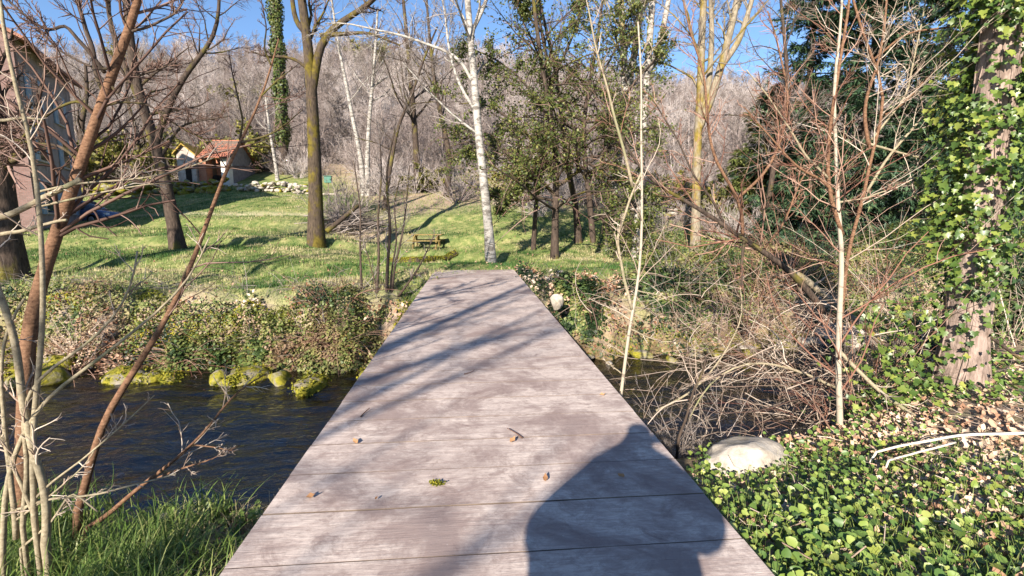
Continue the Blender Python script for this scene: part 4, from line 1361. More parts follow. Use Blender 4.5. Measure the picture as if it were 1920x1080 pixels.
shrub('overhanging_branch', 'dark branch reaching low over the blue water from the left bank',
      [([(140, 1000), (190, 978), (237, 936), (265, 908), (309, 879), (360, 834), (397, 794), (413, 768), (440, 735), (470, 715), (500, 700)], 5, 1.0), ([(265, 908), (330, 882), (400, 860), (450, 835)], 2.4, .8), ([(360, 834), (400, 838), (440, 846)], 1.6, .8)],
      3.9, [M['bark_brown']], M['twig_pale'], 460, n1=9, n2=5, l1=.22, rm=.0028, tmin=.4, cat='branch', part='limb')
shrub('reaching_branch', 'long pale branch lying level across the lawn view at the left edge',
      [([(-40, 420), (0, 407), (41, 391), (81, 372), (122, 352), (151, 338)], 5.5, 4), ([(70, 360), (130, 346), (190, 341), (260, 336), (330, 322), (400, 296)], 2, .9), ([(78, 386), (114, 379), (171, 364), (260, 348), (320, 343)], 2.2, .8), ([(-30, 446), (0, 440), (41, 431), (86, 419), (126, 413)], 4, 2.4), ([(-20, 226), (0, 226), (45, 221), (80, 224)], 3, 1.6)],
      3.4, [M['bark_pale']], M['twig_pale'], 470, n1=6, n2=3, l1=.3, rm=.0028, cat='branch', part='limb')

# thin many-stemmed shrub on the far bank left of the bridge end
shrub('bank_shrub', 'dark many-stemmed leafless shrub on the far bank beside the bridge',
      [([(668, 622), (677, 577), (683, 561), (676, 530), (675, 470), (677, 400), (670, 350), (664, 300)], 2.8, 1), ([(704, 572), (708, 532), (711, 492), (709, 400), (716, 330), (712, 250)], 3, 1), ([(724, 566), (726, 520), (728, 480), (732, 415), (724, 350), (726, 300), (742, 240)], 3.6, 1.2),
       ([(734, 560), (740, 502), (755, 439), (762, 380), (768, 310)], 2.6, .9), ([(742, 562), (757, 543), (779, 512), (801, 471), (815, 440)], 2.6, .9), ([(716, 570), (700, 520), (690, 480), (680, 450)], 1.8, .7), ([(700, 568), (680, 575), (650, 560), (640, 520)], 2, .8), ([(730, 562), (735, 500), (745, 450), (738, 380), (752, 330)], 2, .8)],
      12.4, [M['bark_dark']], M['twig_grey'], 480, n1=9, n2=5, l1=.3, rm=.006)

# ------------------------------------------------------------------ saplings and brush on the right
shrub('young_ash', 'slim pale sapling leaning against the right edge of the bridge',
      [([(1150, 868), (1165, 738), (1174, 673), (1177, 629), (1184, 588), (1193, 562), (1201, 516), (1202, 470), (1203, 400), (1204, 330), (1200, 250), (1206, 150), (1196, 40)], 4, 1.4),
       ([(1185, 580), (1172, 530), (1166, 500), (1156, 448), (1172, 400), (1185, 362), (1204, 322)], 3.2, 2), ([(1186, 350), (1175, 300), (1160, 250), (1145, 190), (1130, 135), (1112, 70), (1100, 0)], 3.2, 1.2),
       ([(1178, 615), (1215, 632), (1240, 641), (1270, 640)], 1.8, .9), ([(1182, 600), (1160, 585), (1120, 567), (1105, 560)], 1.7, .8), ([(1175, 668), (1150, 650), (1130, 640)], 1.7, .7), ([(1165, 700), (1140, 680), (1128, 672)], 1.5, .7), ([(1192, 545), (1220, 550), (1250, 557)], 1.5, .8)],
      6.4, [M['sapling_white'], M['bark_pale'], M['bark_pale'], M['bark_pale']], M['twig_pale'], 500, n1=9, n2=4, l1=.2, rm=.004, cat='tree', part='trunk', k=20)
shrub('white_sapling', 'straight whitish sapling on the near bank right of the bridge',
      [([(1575, 862), (1578, 780), (1574, 716), (1571, 647), (1571, 591), (1576, 536), (1581, 480), (1577, 430), (1567, 365), (1571, 300), (1566, 220), (1562, 150), (1575, 60), (1580, -40)], 6.8, 1.8),
       ([(1580, 440), (1560, 390), (1552, 330), (1554, 250), (1567, 165), (1580, 90), (1590, 20), (1596, -60)], 4, 2), ([(1553, 335), (1530, 310), (1515, 300), (1480, 240), (1440, 180), (1400, 130)], 2.6, 1), ([(1570, 380), (1620, 372), (1680, 350)], 2.2, 1),
       ([(1566, 365), (1540, 335), (1500, 320), (1430, 240), (1395, 200)], 2.8, 1)],
      5.9, [M['sapling_white'], M['bark_brown'], M['bark_pale'], M['bark_pale'], M['bark_brown']], M['twig_red'], 520, n1=18, n2=8, l1=.3, rm=.0035, cat='tree', part='trunk', k=20, tmin=.05, sides=9)
shrub('red_brown_sapling', 'red-brown sapling with two forked arms beside the white sapling',
      [([(1570, 700), (1580, 560), (1590, 450), (1612, 405), (1622, 370), (1628, 310), (1631, 278), (1645, 250), (1660, 215), (1665, 180), (1642, 115), (1616, 70), (1600, 25), (1592, -40)], 4.2, 2), ([(1631, 278), (1622, 240), (1620, 215), (1628, 170), (1650, 110), (1660, 40), (1665, -40)], 3.6, 1.4),
       ([(1631, 270), (1680, 285), (1740, 300), (1800, 310), (1840, 345)], 2.6, 1), ([(1625, 360), (1660, 300), (1720, 230), (1790, 150), (1850, 60)], 2.8, 1.2), ([(1660, 215), (1700, 190), (1760, 120), (1800, 60)], 2.4, 1), ([(1640, 110), (1700, 60), (1790, 50), (1920, 45)], 2.2, 1.2), ([(1634, 262), (1700, 180), (1720, 80), (1740, -20)], 2.2, 1)],
      7.4, [M['bark_brown'], M['bark_brown'], M['bark_pale'], M['bark_pale']], M['twig_pale'], 540, n1=17, n2=8, l1=.36, rm=.0035, cat='tree', part='trunk', k=18)
shrub('arching_sapling', 'brown trunk slanting down from the evergreen to the right bank',
      [([(1545, 585), (1490, 515), (1440, 478), (1400, 450), (1330, 405), (1290, 378), (1240, 355), (1208, 330), (1180, 290), (1150, 220)], 7, 1.6), ([(1392, 446), (1396, 400), (1385, 370), (1362, 335), (1340, 305), (1328, 250), (1325, 210), (1322, 140), (1300, 80), (1280, 0)], 3.6, 1.4),
       ([(1395, 450), (1390, 500), (1392, 540)], 3, 2), ([(1385, 370), (1440, 320), (1470, 250), (1480, 180), (1460, 90), (1440, 20)], 3, 1.2), ([(1360, 425), (1340, 380), (1300, 330), (1270, 260), (1220, 180)], 2.6, 1), ([(1430, 470), (1470, 420), (1500, 340), (1540, 280)], 2.4, 1)],
      8.2, [M['bark_dark'], M['bark_brown']], M['twig_red'], 560, n1=18, n2=7, l1=.32, rm=.005, cat='tree', part='trunk', k=18)


def one_branch(name, label, pts, Y, r0, r1, mat, seed, n1=5, n2=3, l1=.3, cat='branch', group=None):
    return shrub(name, label, [(pts, r0, r1)], Y, [mat], M['twig_pale'], seed, n1=n1, n2=n2, l1=l1, rm=.003, cat=cat, part='limb', k=14, group=group, trop=0)


one_branch('fallen_log', 'brown fallen trunk slanting down to the pale rocks in the stream', [(1467, 500), (1511, 522), (1550, 555), (1594, 594), (1633, 624), (1655, 652)], 11.5, 7, 6, M['bark_moss2'], 600, 4, 2, .2, 'log')
one_branch('driftwood_branch', 'dark curved branch stretching from the stream rocks to the right edge', [(1653, 655), (1675, 624), (1717, 612), (1752, 606), (1820, 607), (1860, 634), (1915, 676), (1950, 700)], 7.2, 4, 3, M['bark_dark'], 610, 5, 3, .25)
one_branch('fallen_branch', 'long pale branch slanting from the white sapling down to the leaf litter', [(1571, 655), (1619, 708), (1661, 747), (1703, 774), (1744, 798), (1809, 834), (1860, 850)], [6.5, 5.0], 4.5, 4, M['bark_pale'], 620, 10, 4, .3)
one_branch('fallen_branch', 'pale twiggy branch arching left of the white sapling over the water', [(1570, 728), (1530, 710), (1494, 694), (1440, 680), (1405, 677), (1370, 690), (1340, 705), (1310, 745), (1290, 790)], 6.8, 3.4, 1.2, M['bark_pale'], 630, 14, 6, .42)
one_branch('fallen_branch', 'thin white stick lying level across the leaf litter on the right', [(1620, 880), (1670, 866), (1726, 858), (1797, 843), (1860, 841), (1940, 842)], None, 2.4, 3.2, M['stick_white'], 640, 3, 2, .15)
one_branch('fallen_branch', 'short white stick lying below the long stick on the right', [(1652, 896), (1720, 876), (1788, 858)], None, 2.2, 2.2, M['stick_white'], 645, 2, 1, .15)
one_branch('fallen_branch', 'grey stick standing at the water edge by the bridge and boulder', [(1268, 835), (1285, 790), (1300, 730), (1318, 700), (1325, 670)], 6.0, 3, 2, M['bark_dark'], 650, 7, 4, .5)
one_branch('fallen_branch', 'thin pale stick bent over the dark water behind the young ash', [(1230, 770), (1300, 735), (1340, 690), (1372, 640), (1395, 590), (1388, 540)], 7.5, 2.4, 1, M['bark_pale'], 655, 8, 4, .4)
# tangle of arching dead twigs above the water
r_ = np.random.default_rng(661)
tg = Geo(); _tq = []
for i in range(270):
    px0 = r_.normal(1470, 125); py0 = r_.uniform(610, 860); Yt = r_.uniform(6.2, 9.5)
    L_ = r_.uniform(60, 260); a0 = r_.uniform(-.5, 3.6); cv = r_.normal(0, .3)
    pts_ = []
    x_, y_ = px0, py0
    for j in range(8):
        pts_.append((x_, y_)); x_ += math.cos(a0) * L_ / 8; y_ -= math.sin(a0) * L_ / 8; a0 += cv + r_.normal(0, .12)
    q = resample(PL(pts_, [Yt, Yt + r_.normal(0, .5)]), 9)
    zz = ground(q[:, 0], q[:, 1]); q[:, 2] = np.maximum(q[:, 2], np.maximum(zz, WATER) - .02)
    q = wobble(q, .022, 5000 + i); _tq.append(q)
    tg.tubes(q, np.linspace(.008, .003, 9) * r_.uniform(.45, 1.3), 4)
for i in range(160):
    px0 = r_.normal(1380, 130); py0 = r_.uniform(520, 700); Yt = r_.uniform(8.5, 12.0)
    L_ = r_.uniform(50, 180); a0 = r_.uniform(-.4, 3.5); cv = r_.normal(0, .25)
    pts_ = []; x_, y_ = px0, py0
    for j in range(7):
        pts_.append((x_, y_)); x_ += math.cos(a0) * L_ / 7; y_ -= math.sin(a0) * L_ / 7; a0 += cv
    q = resample(PL(pts_, Yt), 8)
    zz = ground(q[:, 0], q[:, 1]); q[:, 2] = np.maximum(q[:, 2], np.maximum(zz, WATER) - .02)
    tg.tubes(wobble(q, .03, 6000 + i), np.linspace(.009, .003, 8) * r_.uniform(.5, 1.3), 3)
tg.tubes(*spawn(np.array(_tq), np.full((len(_tq), 9), .006), 4, .3, 45, k=4, tmin=.1, rf=.6, rmin=.0028, wob=.25, trop=0, seed=662), 3)
M['twig_dead'] = twig_mat('twig_dead', [(.09, .055, .042), (.26, .19, .145), (.47, .385, .31)])
tag(tg.build('dead_brush', M['twig_dead']), 'tangle of thin dead twigs over the water around the white sapling', kind='stuff')

# leafless thicket: thin canes fanning up from several stools on both banks
def thicket(name, label, px, py, Y, n, L0, L1, spread, mat, seed, n2=5, n3=3, lean=(0, 0), rad=.007):
    r = np.random.default_rng(seed)
    c = P(px, py, Y); c = gpt(c[0], Y)
    t = thing(name, tuple(c), label, 'shrub', 'leafless thickets by the stream')
    p = np.repeat(c[None], n, 0) + r.normal(0, .16, (n, 3)) * [1, 1, 0]; p[:, 2] = ground(p[:, 0], p[:, 1]) - .03
    d = unit(np.stack([r.normal(lean[0], spread, n), r.normal(lean[1], spread * .7, n), np.abs(r.normal(1, .3, n))], 1))
    L = r.uniform(L0, L1, n); pts = np.empty((n, 10, 3)); pts[:, 0] = p
    cv = r.normal(0, .05, (n, 3))
    for j in range(1, 10):
        d = unit(d + cv + r.normal(0, .075, (n, 3)) + np.array([0, 0, -.035])); p = p + d * (L / 9)[:, None]; pts[:, j] = p
    rd = (rad * r.uniform(.6, 1.5, n))[:, None] * np.linspace(1, .35, 10)[None]
    child(Geo().tubes(pts, rd, 4), 'canes', mat, t)['kind'] = 'stuff'
    a = spawn(pts, rd, n2, .3, 42, k=5, tmin=.2, rf=.55, rmin=.003, tip=.5, wob=.14, trop=.02, seed=seed + 1)
    b = spawn(*a, n3, .5, 40, k=4, tmin=.15, rf=.65, rmin=.0024, tip=.6, wob=.16, trop=.01, seed=seed + 2)
    child(Geo().tubes(*a, 3).tubes(*b, 3), 'twigs', mat, t)['kind'] = 'stuff'


thicket('leafless_thicket', 'reddish leafless thicket around the foot of the white sapling', 1580, 800, 7.0, 34, 1.2, 3.2, .55, M['twig_red'], 2001)
thicket('leafless_thicket', 'tall leafless thicket between white sapling and ivy trunk', 1680, 720, 7.6, 30, 1.6, 4.0, .5, M['twig_pale'], 2005, lean=(-.1, 0))
thicket('leafless_thicket', 'brown leafless thicket on the far bank behind the dead twigs', 1400, 600, 12.6, 36, 1.5, 4.5, .55, M['twig_red'], 2010, rad=.009)
thicket('leafless_thicket', 'leafless thicket on the far bank behind the young ash', 1260, 590, 12.8, 26, 1.2, 3.4, .5, M['twig_grey'], 2015, rad=.009)
thicket('leafless_thicket', 'tall reddish thicket under the conifers left of the white sapling', 1480, 560, 14.6, 32, 2.0, 5.5, .5, M['twig_red'], 2020, rad=.011)
thicket('leafless_thicket', 'pale leafless thicket at the right edge beyond the ivy trunk', 1900, 640, 8.0, 24, 1.5, 4.0, .5, M['twig_pale'], 2025, lean=(-.3, 0))
thicket('leafless_thicket', 'low tangled thicket by the boulder at the right edge of the bridge', 1290, 830, 6.6, 40, .5, 1.7, .7, M['twig_grey'], 2030)
thicket('leafless_thicket', 'dry pale thicket on the far bank behind the pale shrub', 150, 610, 11.9, 30, .7, 1.6, .6, M['twig_pale'], 2035, rad=.008)
thicket('leafless_thicket', 'brown thicket in the bramble mound beside the bridge', 610, 590, 11.8, 24, .6, 1.5, .6, M['twig_red'], 2040, rad=.007)

# ------------------------------------------------------------------ ivy trunk at the right edge
ivt_l = [([(1800, 712), (1805, 650), (1812, 590), (1828, 480), (1848, 330), (1866, 170), (1884, 10), (1900, -160)], 38, 30)]
tp_, tr_ = stems(ivt_l, 6.6, 18)
root_base(tp_, tr_)
ivt = thing('ivy_covered_tree', tuple(tp_[0, 0]), 'thick pinkish trunk covered with bright green ivy at the right edge', 'tree')
child(Geo().tubes(tp_[:1], tr_[:1], 14), 'trunk', M['bark_ivy'], ivt)
gv_ = Geo(); rv_ = np.random.default_rng(698)
for i in range(16):
    a0 = rv_.uniform(0, 6.28); aw = a0 + np.cumsum(rv_.normal(0, .16, 18))
    vq = tp_[0] + np.stack([np.cos(aw), np.sin(aw), 0 * aw], 1) * (tr_[0] * 1.02)[:, None]
    gv_.tubes(vq, np.linspace(.020, .007, 18) * rv_.uniform(.6, 1.2), 5)
tag(child(gv_, 'vines', M['bark_ivy'], ivt), kind='stuff')


def leaf_meshes(name, tmpl, mat, nv=6):
    out = []
    for i in range(nv):
        g_ = Geo().leaves(np.zeros((1, 3)), np.array([[0, 0, 1.]]), np.array([[0, 1., 0]]), 1.0, tmpl, np.array([(i + .5) / nv]))
        me = g_.mesh(name); me.materials.append(mat); out.append(me)
    return out


def place_leaves(root, metas, pos, nrm, up, size, rr, name='leaf'):
    """single leaves as parts, sharing mesh data"""
    from mathutils import Matrix
    l = np.array(root.location)
    n = unit(nrm); y = unit(up - n * np.sum(n * up, -1, keepdims=True)); x = np.cross(y, n)
    for i in range(len(pos)):
        o = bpy.data.objects.new(name, metas[int(rr[i] * len(metas) * .9999)]); C.objects.link(o); o.parent = root
        s_ = size[i]
        o.matrix_local = Matrix(((x[i, 0] * s_, y[i, 0] * s_, n[i, 0] * s_, pos[i, 0] - l[0]), (x[i, 1] * s_, y[i, 1] * s_, n[i, 1] * s_, pos[i, 1] - l[1]), (x[i, 2] * s_, y[i, 2] * s_, n[i, 2] * s_, pos[i, 2] - l[2]), (0, 0, 0, 1)))


r_ = np.random.default_rng(700)
n_ = 9800
tt = r_.random(n_) ** .9 * 16.9; i0 = tt.astype(int); f_ = (tt - i0)[:, None]
wh = (r_.random(n_) < .12) & (tt < 15)
pp = tp_[0][i0] * (1 - f_) + tp_[0][i0 + 1] * f_
rb = tr_[0][i0]
lowf = np.clip((tt - 2.6) / 3.2, 0, 1)
aa = r_.random(n_) * 2 * np.pi
ext = (.02 + r_.random(n_) ** 1.2 * .5) * (.25 + .75 * lowf) * (.5 + fbm(tt * 1.3, aa * 1.5, 71))
dd = np.stack([np.cos(aa), np.sin(aa), 0 * aa], 1)
pos = pp + dd * (rb + ext)[:, None] + np.array([0, 0, 1.]) * r_.normal(0, .08, n_)[:, None]
keepm = (fbm(tt * 1.1 + 3, aa * 1.6, 73) > .46 - .06 * lowf) | (r_.random(n_) < .12)
keepm &= r_.random(n_) < (.10 + .95 * lowf)
nr = unit(dd * .8 + np.array([-.2, -.4, .5]) + r_.normal(0, .5, (n_, 3)))
upv = np.array([[0, 0, -1.]]) + r_.normal(0, .35, (n_, 3))
sz = .035 + .075 * r_.random(n_) ** 1.2; rr = np.clip(r_.beta(1.8, 2.0, n_) * (.55 + .45 * np.clip(ext / .3, 0, 1)), 0, .999)  # leaves nearer the trunk coloured darker, painting the shaded depth of the ivy
pos, nr, upv, sz, rr = pos[keepm], nr[keepm], upv[keepm], sz[keepm], rr[keepm]
# a skirt of ivy around the foot, left of the trunk
n2 = 480
q_ = np.stack([r_.normal(6.35, .4, n2), r_.normal(6.5, .3, n2)], 1)
hz_ = ground(q_[:, 0], q_[:, 1]) + r_.random(n2) ** 1.5 * 1.7
pos = np.concatenate([pos, np.column_stack([q_, hz_])]); nr = np.concatenate([nr, unit(r_.normal(0, .4, (n2, 3)) + np.array([-.2, -.6, .6]))]); upv = np.concatenate([upv, np.array([[0, 0, -1.]]) + r_.normal(0, .4, (n2, 3))])
sz = np.concatenate([sz, r_.uniform(.05, .11, n2)]); rr = np.concatenate([rr, np.clip(r_.beta(1.8, 2.4, n2), 0, .999)])
score = sz / np.linalg.norm(pos - np.array([0, 0, 1.5]), axis=1) * (-(nr * unit(pos - np.array([0, 0, 1.5]))).sum(1)) * ((pos[:, 2] < 4.6))
front = (pos[:, 1] < 6.6)
idx = np.argsort(-score * front)[:300]
mask = np.ones(len(pos), bool); mask[idx] = False
IVM = leaf_meshes('leaf', IVY, M['leaf_ivy'])
place_leaves(ivt, IVM, pos[idx], nr[idx], upv[idx], sz[idx], rr[idx])
g = Geo().leaves(pos[mask], nr[mask], upv[mask], sz[mask], IVY, rr[mask])
tag(child(g, 'ivy', M['leaf_ivy'], ivt), kind='stuff')

# ------------------------------------------------------------------ stones
big = on_ground(1400, 872)
tag(rock_geo(gpt(big[0] + .05, big[1], .02), (.70, .5, .30), 12, .3, True).build('pale_boulder', M['stone']), 'large pale boulder at the near water edge right of the bridge', 'boulder')
w_st = on_ground(1043, 566)
tag(rock_geo(P(1043, 566, 11.2), (.17, .16, .19), 6, .2, True).build('white_stone', M['stone']), 'round white stone on the far bank beside the bridge edge', 'stone')
for i, (px, py, s_, lab) in enumerate([(1590, 622, .75, 'broad grey slab among the stream rocks behind the white sapling'), (1660, 640, .6, 'pale rounded rock at the foot of the fallen trunk'), (1530, 655, .5, 'grey wet rock in the stream left of the white sapling'),
                                       (1700, 625, .55, 'pale rock in front of the ivy covered foot of the trunk'), (1640, 600, .5, 'small pale rock on top of the stream slabs'), (1480, 640, .45, 'mossy yellow rock at the bend of the stream')]):
    y_ = 12.6 + i * .12 if i != 4 else 13.4
    q = P(px, py, y_)
    tag(rock_geo((q[0], y_, max(q[2], WATER) - .12), (s_ * 1.25, s_ * .8, s_ * .55), 20 + i, i * .9, True).build('stream_rock', M['stone'] if i != 5 else M['stone_moss']), lab, 'rock', 'rocks at the bend of the stream')
ps_ = on_ground(325, 985)
tag(rock_geo(gpt(ps_[0], ps_[1], .05), (.16, .12, .12), 9, .4, True).build('pale_boulder', M['stone']), 'small pale rock at the near water edge left of the bridge', 'boulder')
r_ = np.random.default_rng(801)
for i in range(18):
    x = -11 + 9.6 * (i + r_.random() * 1.4) / 18
    y = float(y_far(x)) + r_.uniform(-.7, .2)
    s_ = r_.uniform(.10, .46)
    tag(rock_geo((x, y, WATER + r_.uniform(-.12, .12) + s_ * .05), (s_ * 1.5, s_, s_ * .75), i, r_.uniform(0, 3)).build('mossy_stone', M['stone_moss']), 'mossy stone at the foot of the far bank left of the bridge', 'stone', 'mossy stones along the left waterline')
    so_ = C.objects[-1]
    if i % 3 == 0:
        continue
    vv_ = np.array([v.co[:] for v in so_.data.vertices]); cc_ = vv_.mean(0); up_ = vv_[vv_[:, 2] > cc_[2] - .02]
    ix_ = r_.integers(0, len(up_), 420); dd_ = unit(up_[ix_] - cc_)
    gm_ = Geo().leaves(up_[ix_] + r_.normal(0, .035, (420, 3)), dd_ + r_.normal(0, .6, (420, 3)), r_.normal(size=(420, 3)), r_.uniform(.025, .06, 420), SIMPLE)
    tag(gm_.build('moss', M['moss'], so_), kind='stuff')
for i in range(15):
    x = 1.6 + 8.5 * (i + r_.random()) / 15
    y = float(y_far(x)) + r_.uniform(-.5, .2)
    s_ = r_.uniform(.1, .26)
    tag(rock_geo((x, y, WATER + r_.uniform(-.04, .08) + s_ * .1), (s_ * 1.5, s_, s_ * .6), i + 3, r_.uniform(0, 3)).build('bank_stone', M['stone'] if r_.random() < .3 else M['stone_moss']), 'stone at the foot of the far bank right of the bridge', 'stone', 'stones along the right waterline')
for i in range(14):
    x = 1.5 + r_.random() * 2.2; y = 13.2 + r_.random() * 1.2; s_ = r_.uniform(.09, .2)
    tag(rock_geo(gpt(x, y, .04), (s_ * 1.3, s_, s_ * .8), i + 5, r_.uniform(0, 3)).build('edge_stone', M['stone']), 'pale stone at the far right corner of the bridge', 'stone', 'pale stones at the far bridge corner')
g_b = Geo()
r_ = np.random.default_rng(811)
n_ = 900
x = r_.uniform(-12, 11, n_); y = y_near(x) + (y_far(x) - y_near(x)) * r_.random(n_)
zb = ground(x, y)
for i in range(n_):
    s_ = r_.uniform(.04, .14)
    co, fs = ROCKS[i % 8]
    if i % 3 == 0 or s_ < .12:
        g_b.add(co[:, [1, 0, 2]] * np.array([s_ * 1.3, s_, s_ * .6]) + [x[i], y[i], zb[i] + s_ * .15], fs, r_.random())
tag(g_b.build('stream_pebbles', M['stone_moss']), 'brown pebbles on the bed of the stream', kind='stuff')

# mossy curved kerb and brush pile on the lawn
kr = resample(np.array([on_ground(*q) for q in [(735, 494), (775, 493), (814, 491), (842, 484), (854, 482)]]), 16)
kr[:, 2] = ground(kr[:, 0], kr[:, 1]) + .04
kt = thing('mossy_log', tuple(kr[0]), 'curved log thick with yellow moss in the grass before the picnic table', 'log')
child(Geo().tubes(kr, .17 + .03 * np.sin(np.arange(16) * 1.7), 9, cap=True), 'trunk', M['bark_moss'], kt)
n_ = 2600; i0 = r_.integers(0, 15, n_); f_ = r_.random(n_)[:, None]
a_ = r_.normal(np.pi / 2, .8, n_)
ctr = kr[i0] * (1 - f_) + kr[i0 + 1] * f_
tdir = unit(kr[i0 + 1] - kr[i0]); sd_ = unit(np.cross(tdir, np.array([0, 0, 1.])))
dd = sd_ * np.cos(a_)[:, None] + np.array([0, 0, 1.]) * np.sin(a_)[:, None]
g = Geo().leaves(ctr + dd * .17, dd + r_.normal(0, .5, (n_, 3)), r_.normal(size=(n_, 3)), .05, SIMPLE)
tag(child(g, 'moss', M['moss'], kt), kind='stuff')
bpz = on_ground(660, 428)
bt_ = thing('brush_pile', tuple(gpt(bpz[0], bpz[1])), 'heap of cut brown branches lying on the lawn right of the mossy tree', 'brush pile')
g = Geo()
for i in range(150):
    a_ = r_.normal(.5, .35); L_ = r_.uniform(1.2, 3.4); c_ = np.array([bpz[0] + r_.normal(.2, .9), bpz[1] + r_.normal(0, .7), 0])
    c_[2] = gpt(c_[0], c_[1])[2] + max(0, r_.random() * .75 - .25 * abs(c_[0] - bpz[0]))
    d_ = np.array([math.cos(a_), r_.normal(0, .4), math.sin(a_) * .5]) * L_ / 2
    g.tubes(resample(np.array([c_ - d_, c_ + r_.normal(0, .08, 3), c_ + d_]), 5), np.linspace(.03, .012, 5) * r_.uniform(.5, 1.4), 4)
tag(child(g, 'sticks', M['twig_grey'], bt_), kind='stuff')
lgp = resample(np.array([P(612, 434, 24.5), P(640, 412, 25), P(672, 385, 25.6)]), 6)
lgp[:, 2] = np.maximum(ground(lgp[:, 0], lgp[:, 1]) + .1, lgp[:, 2])
tag(Geo().tubes(lgp, np.linspace(.13, .1, 6), 8, cap=True).build('cut_log', M['bark_dark']), 'dark cut trunk leaning on the brush pile', 'log')

# ------------------------------------------------------------------ lawn grass


def blades(geo, pos, length, width, lean, seed, r=None, segs=1):
    rr_ = np.random.default_rng(seed)
    N = len(pos)
    a = rr_.random(N) * 2 * np.pi
    side = np.stack([np.cos(a), np.sin(a), 0 * a], 1)
    d = np.stack([-np.sin(a), np.cos(a), 0 * a], 1) * (lean * rr_.normal(0, 1, N))[:, None] + np.array([0, 0, 1.])
    d = unit(d)
    if r is None:
        r = rr_.random(N)
    if segs == 1:
        V = np.stack([pos - side * (width / 2)[:, None], pos + side * (width / 2)[:, None], pos + d * length[:, None]], 1)
        geo.add(V.reshape(-1, 3), np.arange(N * 3).reshape(-1, 3), np.repeat(r, 3))
    else:
        bend = unit(np.cross(side, np.array([0, 0, 1.])) * np.sign(rr_.normal(size=N))[:, None])
        rows = []
        p = pos.copy(); dd_ = d.copy(); k_ = segs + 1
        cv = rr_.uniform(.05, .45, N)
        for j in range(k_):
            w_ = width * (1 - (j / segs) ** 1.6) * .5 + .0006
            rows.append(np.stack([p - side * w_[:, None], p + side * w_[:, None]], 1))
            dd_ = unit(dd_ + bend * (cv * (.5 + j * .4))[:, None] + np.array([0, 0, -.05 * j]))
            p = p + dd_ * (length / segs)[:, None]
        V = np.stack(rows, 1)  # N,k,2,3
        base = np.arange(N)[:, None] * k_ * 2 + np.arange(segs)[None] * 2
        F = np.stack([base, base + 1, base + 3, base + 2], -1).reshape(-1, 4)
        geo.add(V.reshape(-1, 3), F, np.repeat(r, k_ * 2))


r_ = np.random.default_rng(820)
n_ = 330000
y = 11.5 + 31 * r_.random(n_) ** 1.8
x = r_.uniform(-1.15, .95, n_) * (y + 1)
mk = r_.random(n_) < lawn_mask(x, y) * (.35 + .65 * (fbm(x * .8, y * .8, 91) > .42))
x, y = x[mk], y[mk]
z = ground(x, y)
dist = y
pn = fbm(x * .55, y * .55, 93, 4); pf = fbm(x * 2.5, y * 2.5, 95)
colr = np.clip((pn - .5) * 3.4 + .40 + (pf - .5) * .7 + r_.normal(0, .13, len(x)), 0, 1)
g = Geo()
blades(g, np.stack([x, y, z - .01], 1), r_.uniform(.04, .11, len(x)) * (.8 + .8 * (pf > .6)), (.011 + .0009 * dist) * r_.uniform(.7, 1.4, len(x)), .45, 1, colr)
tag(g.build('lawn_grass', M['grass_lawn']), 'short patchy grass of the lawn beyond the stream', kind='stuff')
n_ = 420; cy = 12.5 + 20 * r_.random(n_) ** 1.3; cx_ = r_.uniform(-1.1, .9, n_) * cy
pi_ = np.repeat(np.arange(n_), 26); x = cx_[pi_] + r_.normal(0, .11, n_ * 26); y = cy[pi_] + r_.normal(0, .11, n_ * 26)
mk = lawn_mask(x, y) > .35; x, y, pi_ = x[mk], y[mk], pi_[mk]
g = Geo(); blades(g, np.stack([x, y, ground(x, y) - .01], 1), r_.uniform(.09, .22, len(x)), np.full(len(x), .022), .55, 3, np.clip(r_.random(n_)[pi_] * .9 + r_.normal(0, .08, len(x)), 0, 1))
tag(g.build('grass_tufts', M['grass_lawn']), 'longer tufts of grass standing in the lawn', kind='stuff')
# daisies, clover and dry leaves scattered in it
n_ = 2600
y = 12 + 20 * r_.random(n_) ** 1.4; x = r_.uniform(-1.1, .9, n_) * y
mk = r_.random(n_) < lawn_mask(x, y); x, y = x[mk], y[mk]
g = Geo().leaves(np.stack([x, y, ground(x, y) + .03], 1), np.array([[0, 0, 1.]]) + r_.normal(0, .5, (len(x), 3)), r_.normal(size=(len(x), 3)), r_.uniform(.05, .09, len(x)), DEAD, r_.random(len(x)) * .7)
tag(g.build('fallen_leaves', M['leaf_dead']), 'dry leaves lying in the lawn', kind='stuff')
n_ = 44000
y = 25 + 24 * r_.random(n_); x = r_.uniform(-.5, .6, n_) * y
mk = (r_.random(n_) < (1 - lawn_mask(x, y)) * .8); x, y = x[mk], y[mk]
g = Geo(); blades(g, np.stack([x, y, ground(x, y)], 1), r_.uniform(.08, .28, len(x)), np.full(len(x), .035), .7, 2, np.clip((fbm(x * .5, y * .5, 99) - .5) * 3 + .5 + r_.normal(0, .12, len(x)), 0, 1))
tag(g.build('slope_grass', M['grass_lawn']), 'rough tufted grass on the slope under the wood', kind='stuff')

# ------------------------------------------------------------------ far bank cover


def bank_points(n, x0, x1, lo, hi, seed, near=False):
    r = np.random.default_rng(seed)
    x = r.uniform(x0, x1, n)
    t = r.uniform(lo, hi, n)
    y = (y_near(x) - t) if near else (y_far(x) + t)
    return x, y, ground(x, y), r


def gnorm(x, y, e=.06):
    return unit(np.stack([ground(x - e, y) - ground(x + e, y), ground(x, y - e) - ground(x, y + e), np.full(len(x), 2 * e)], 1))


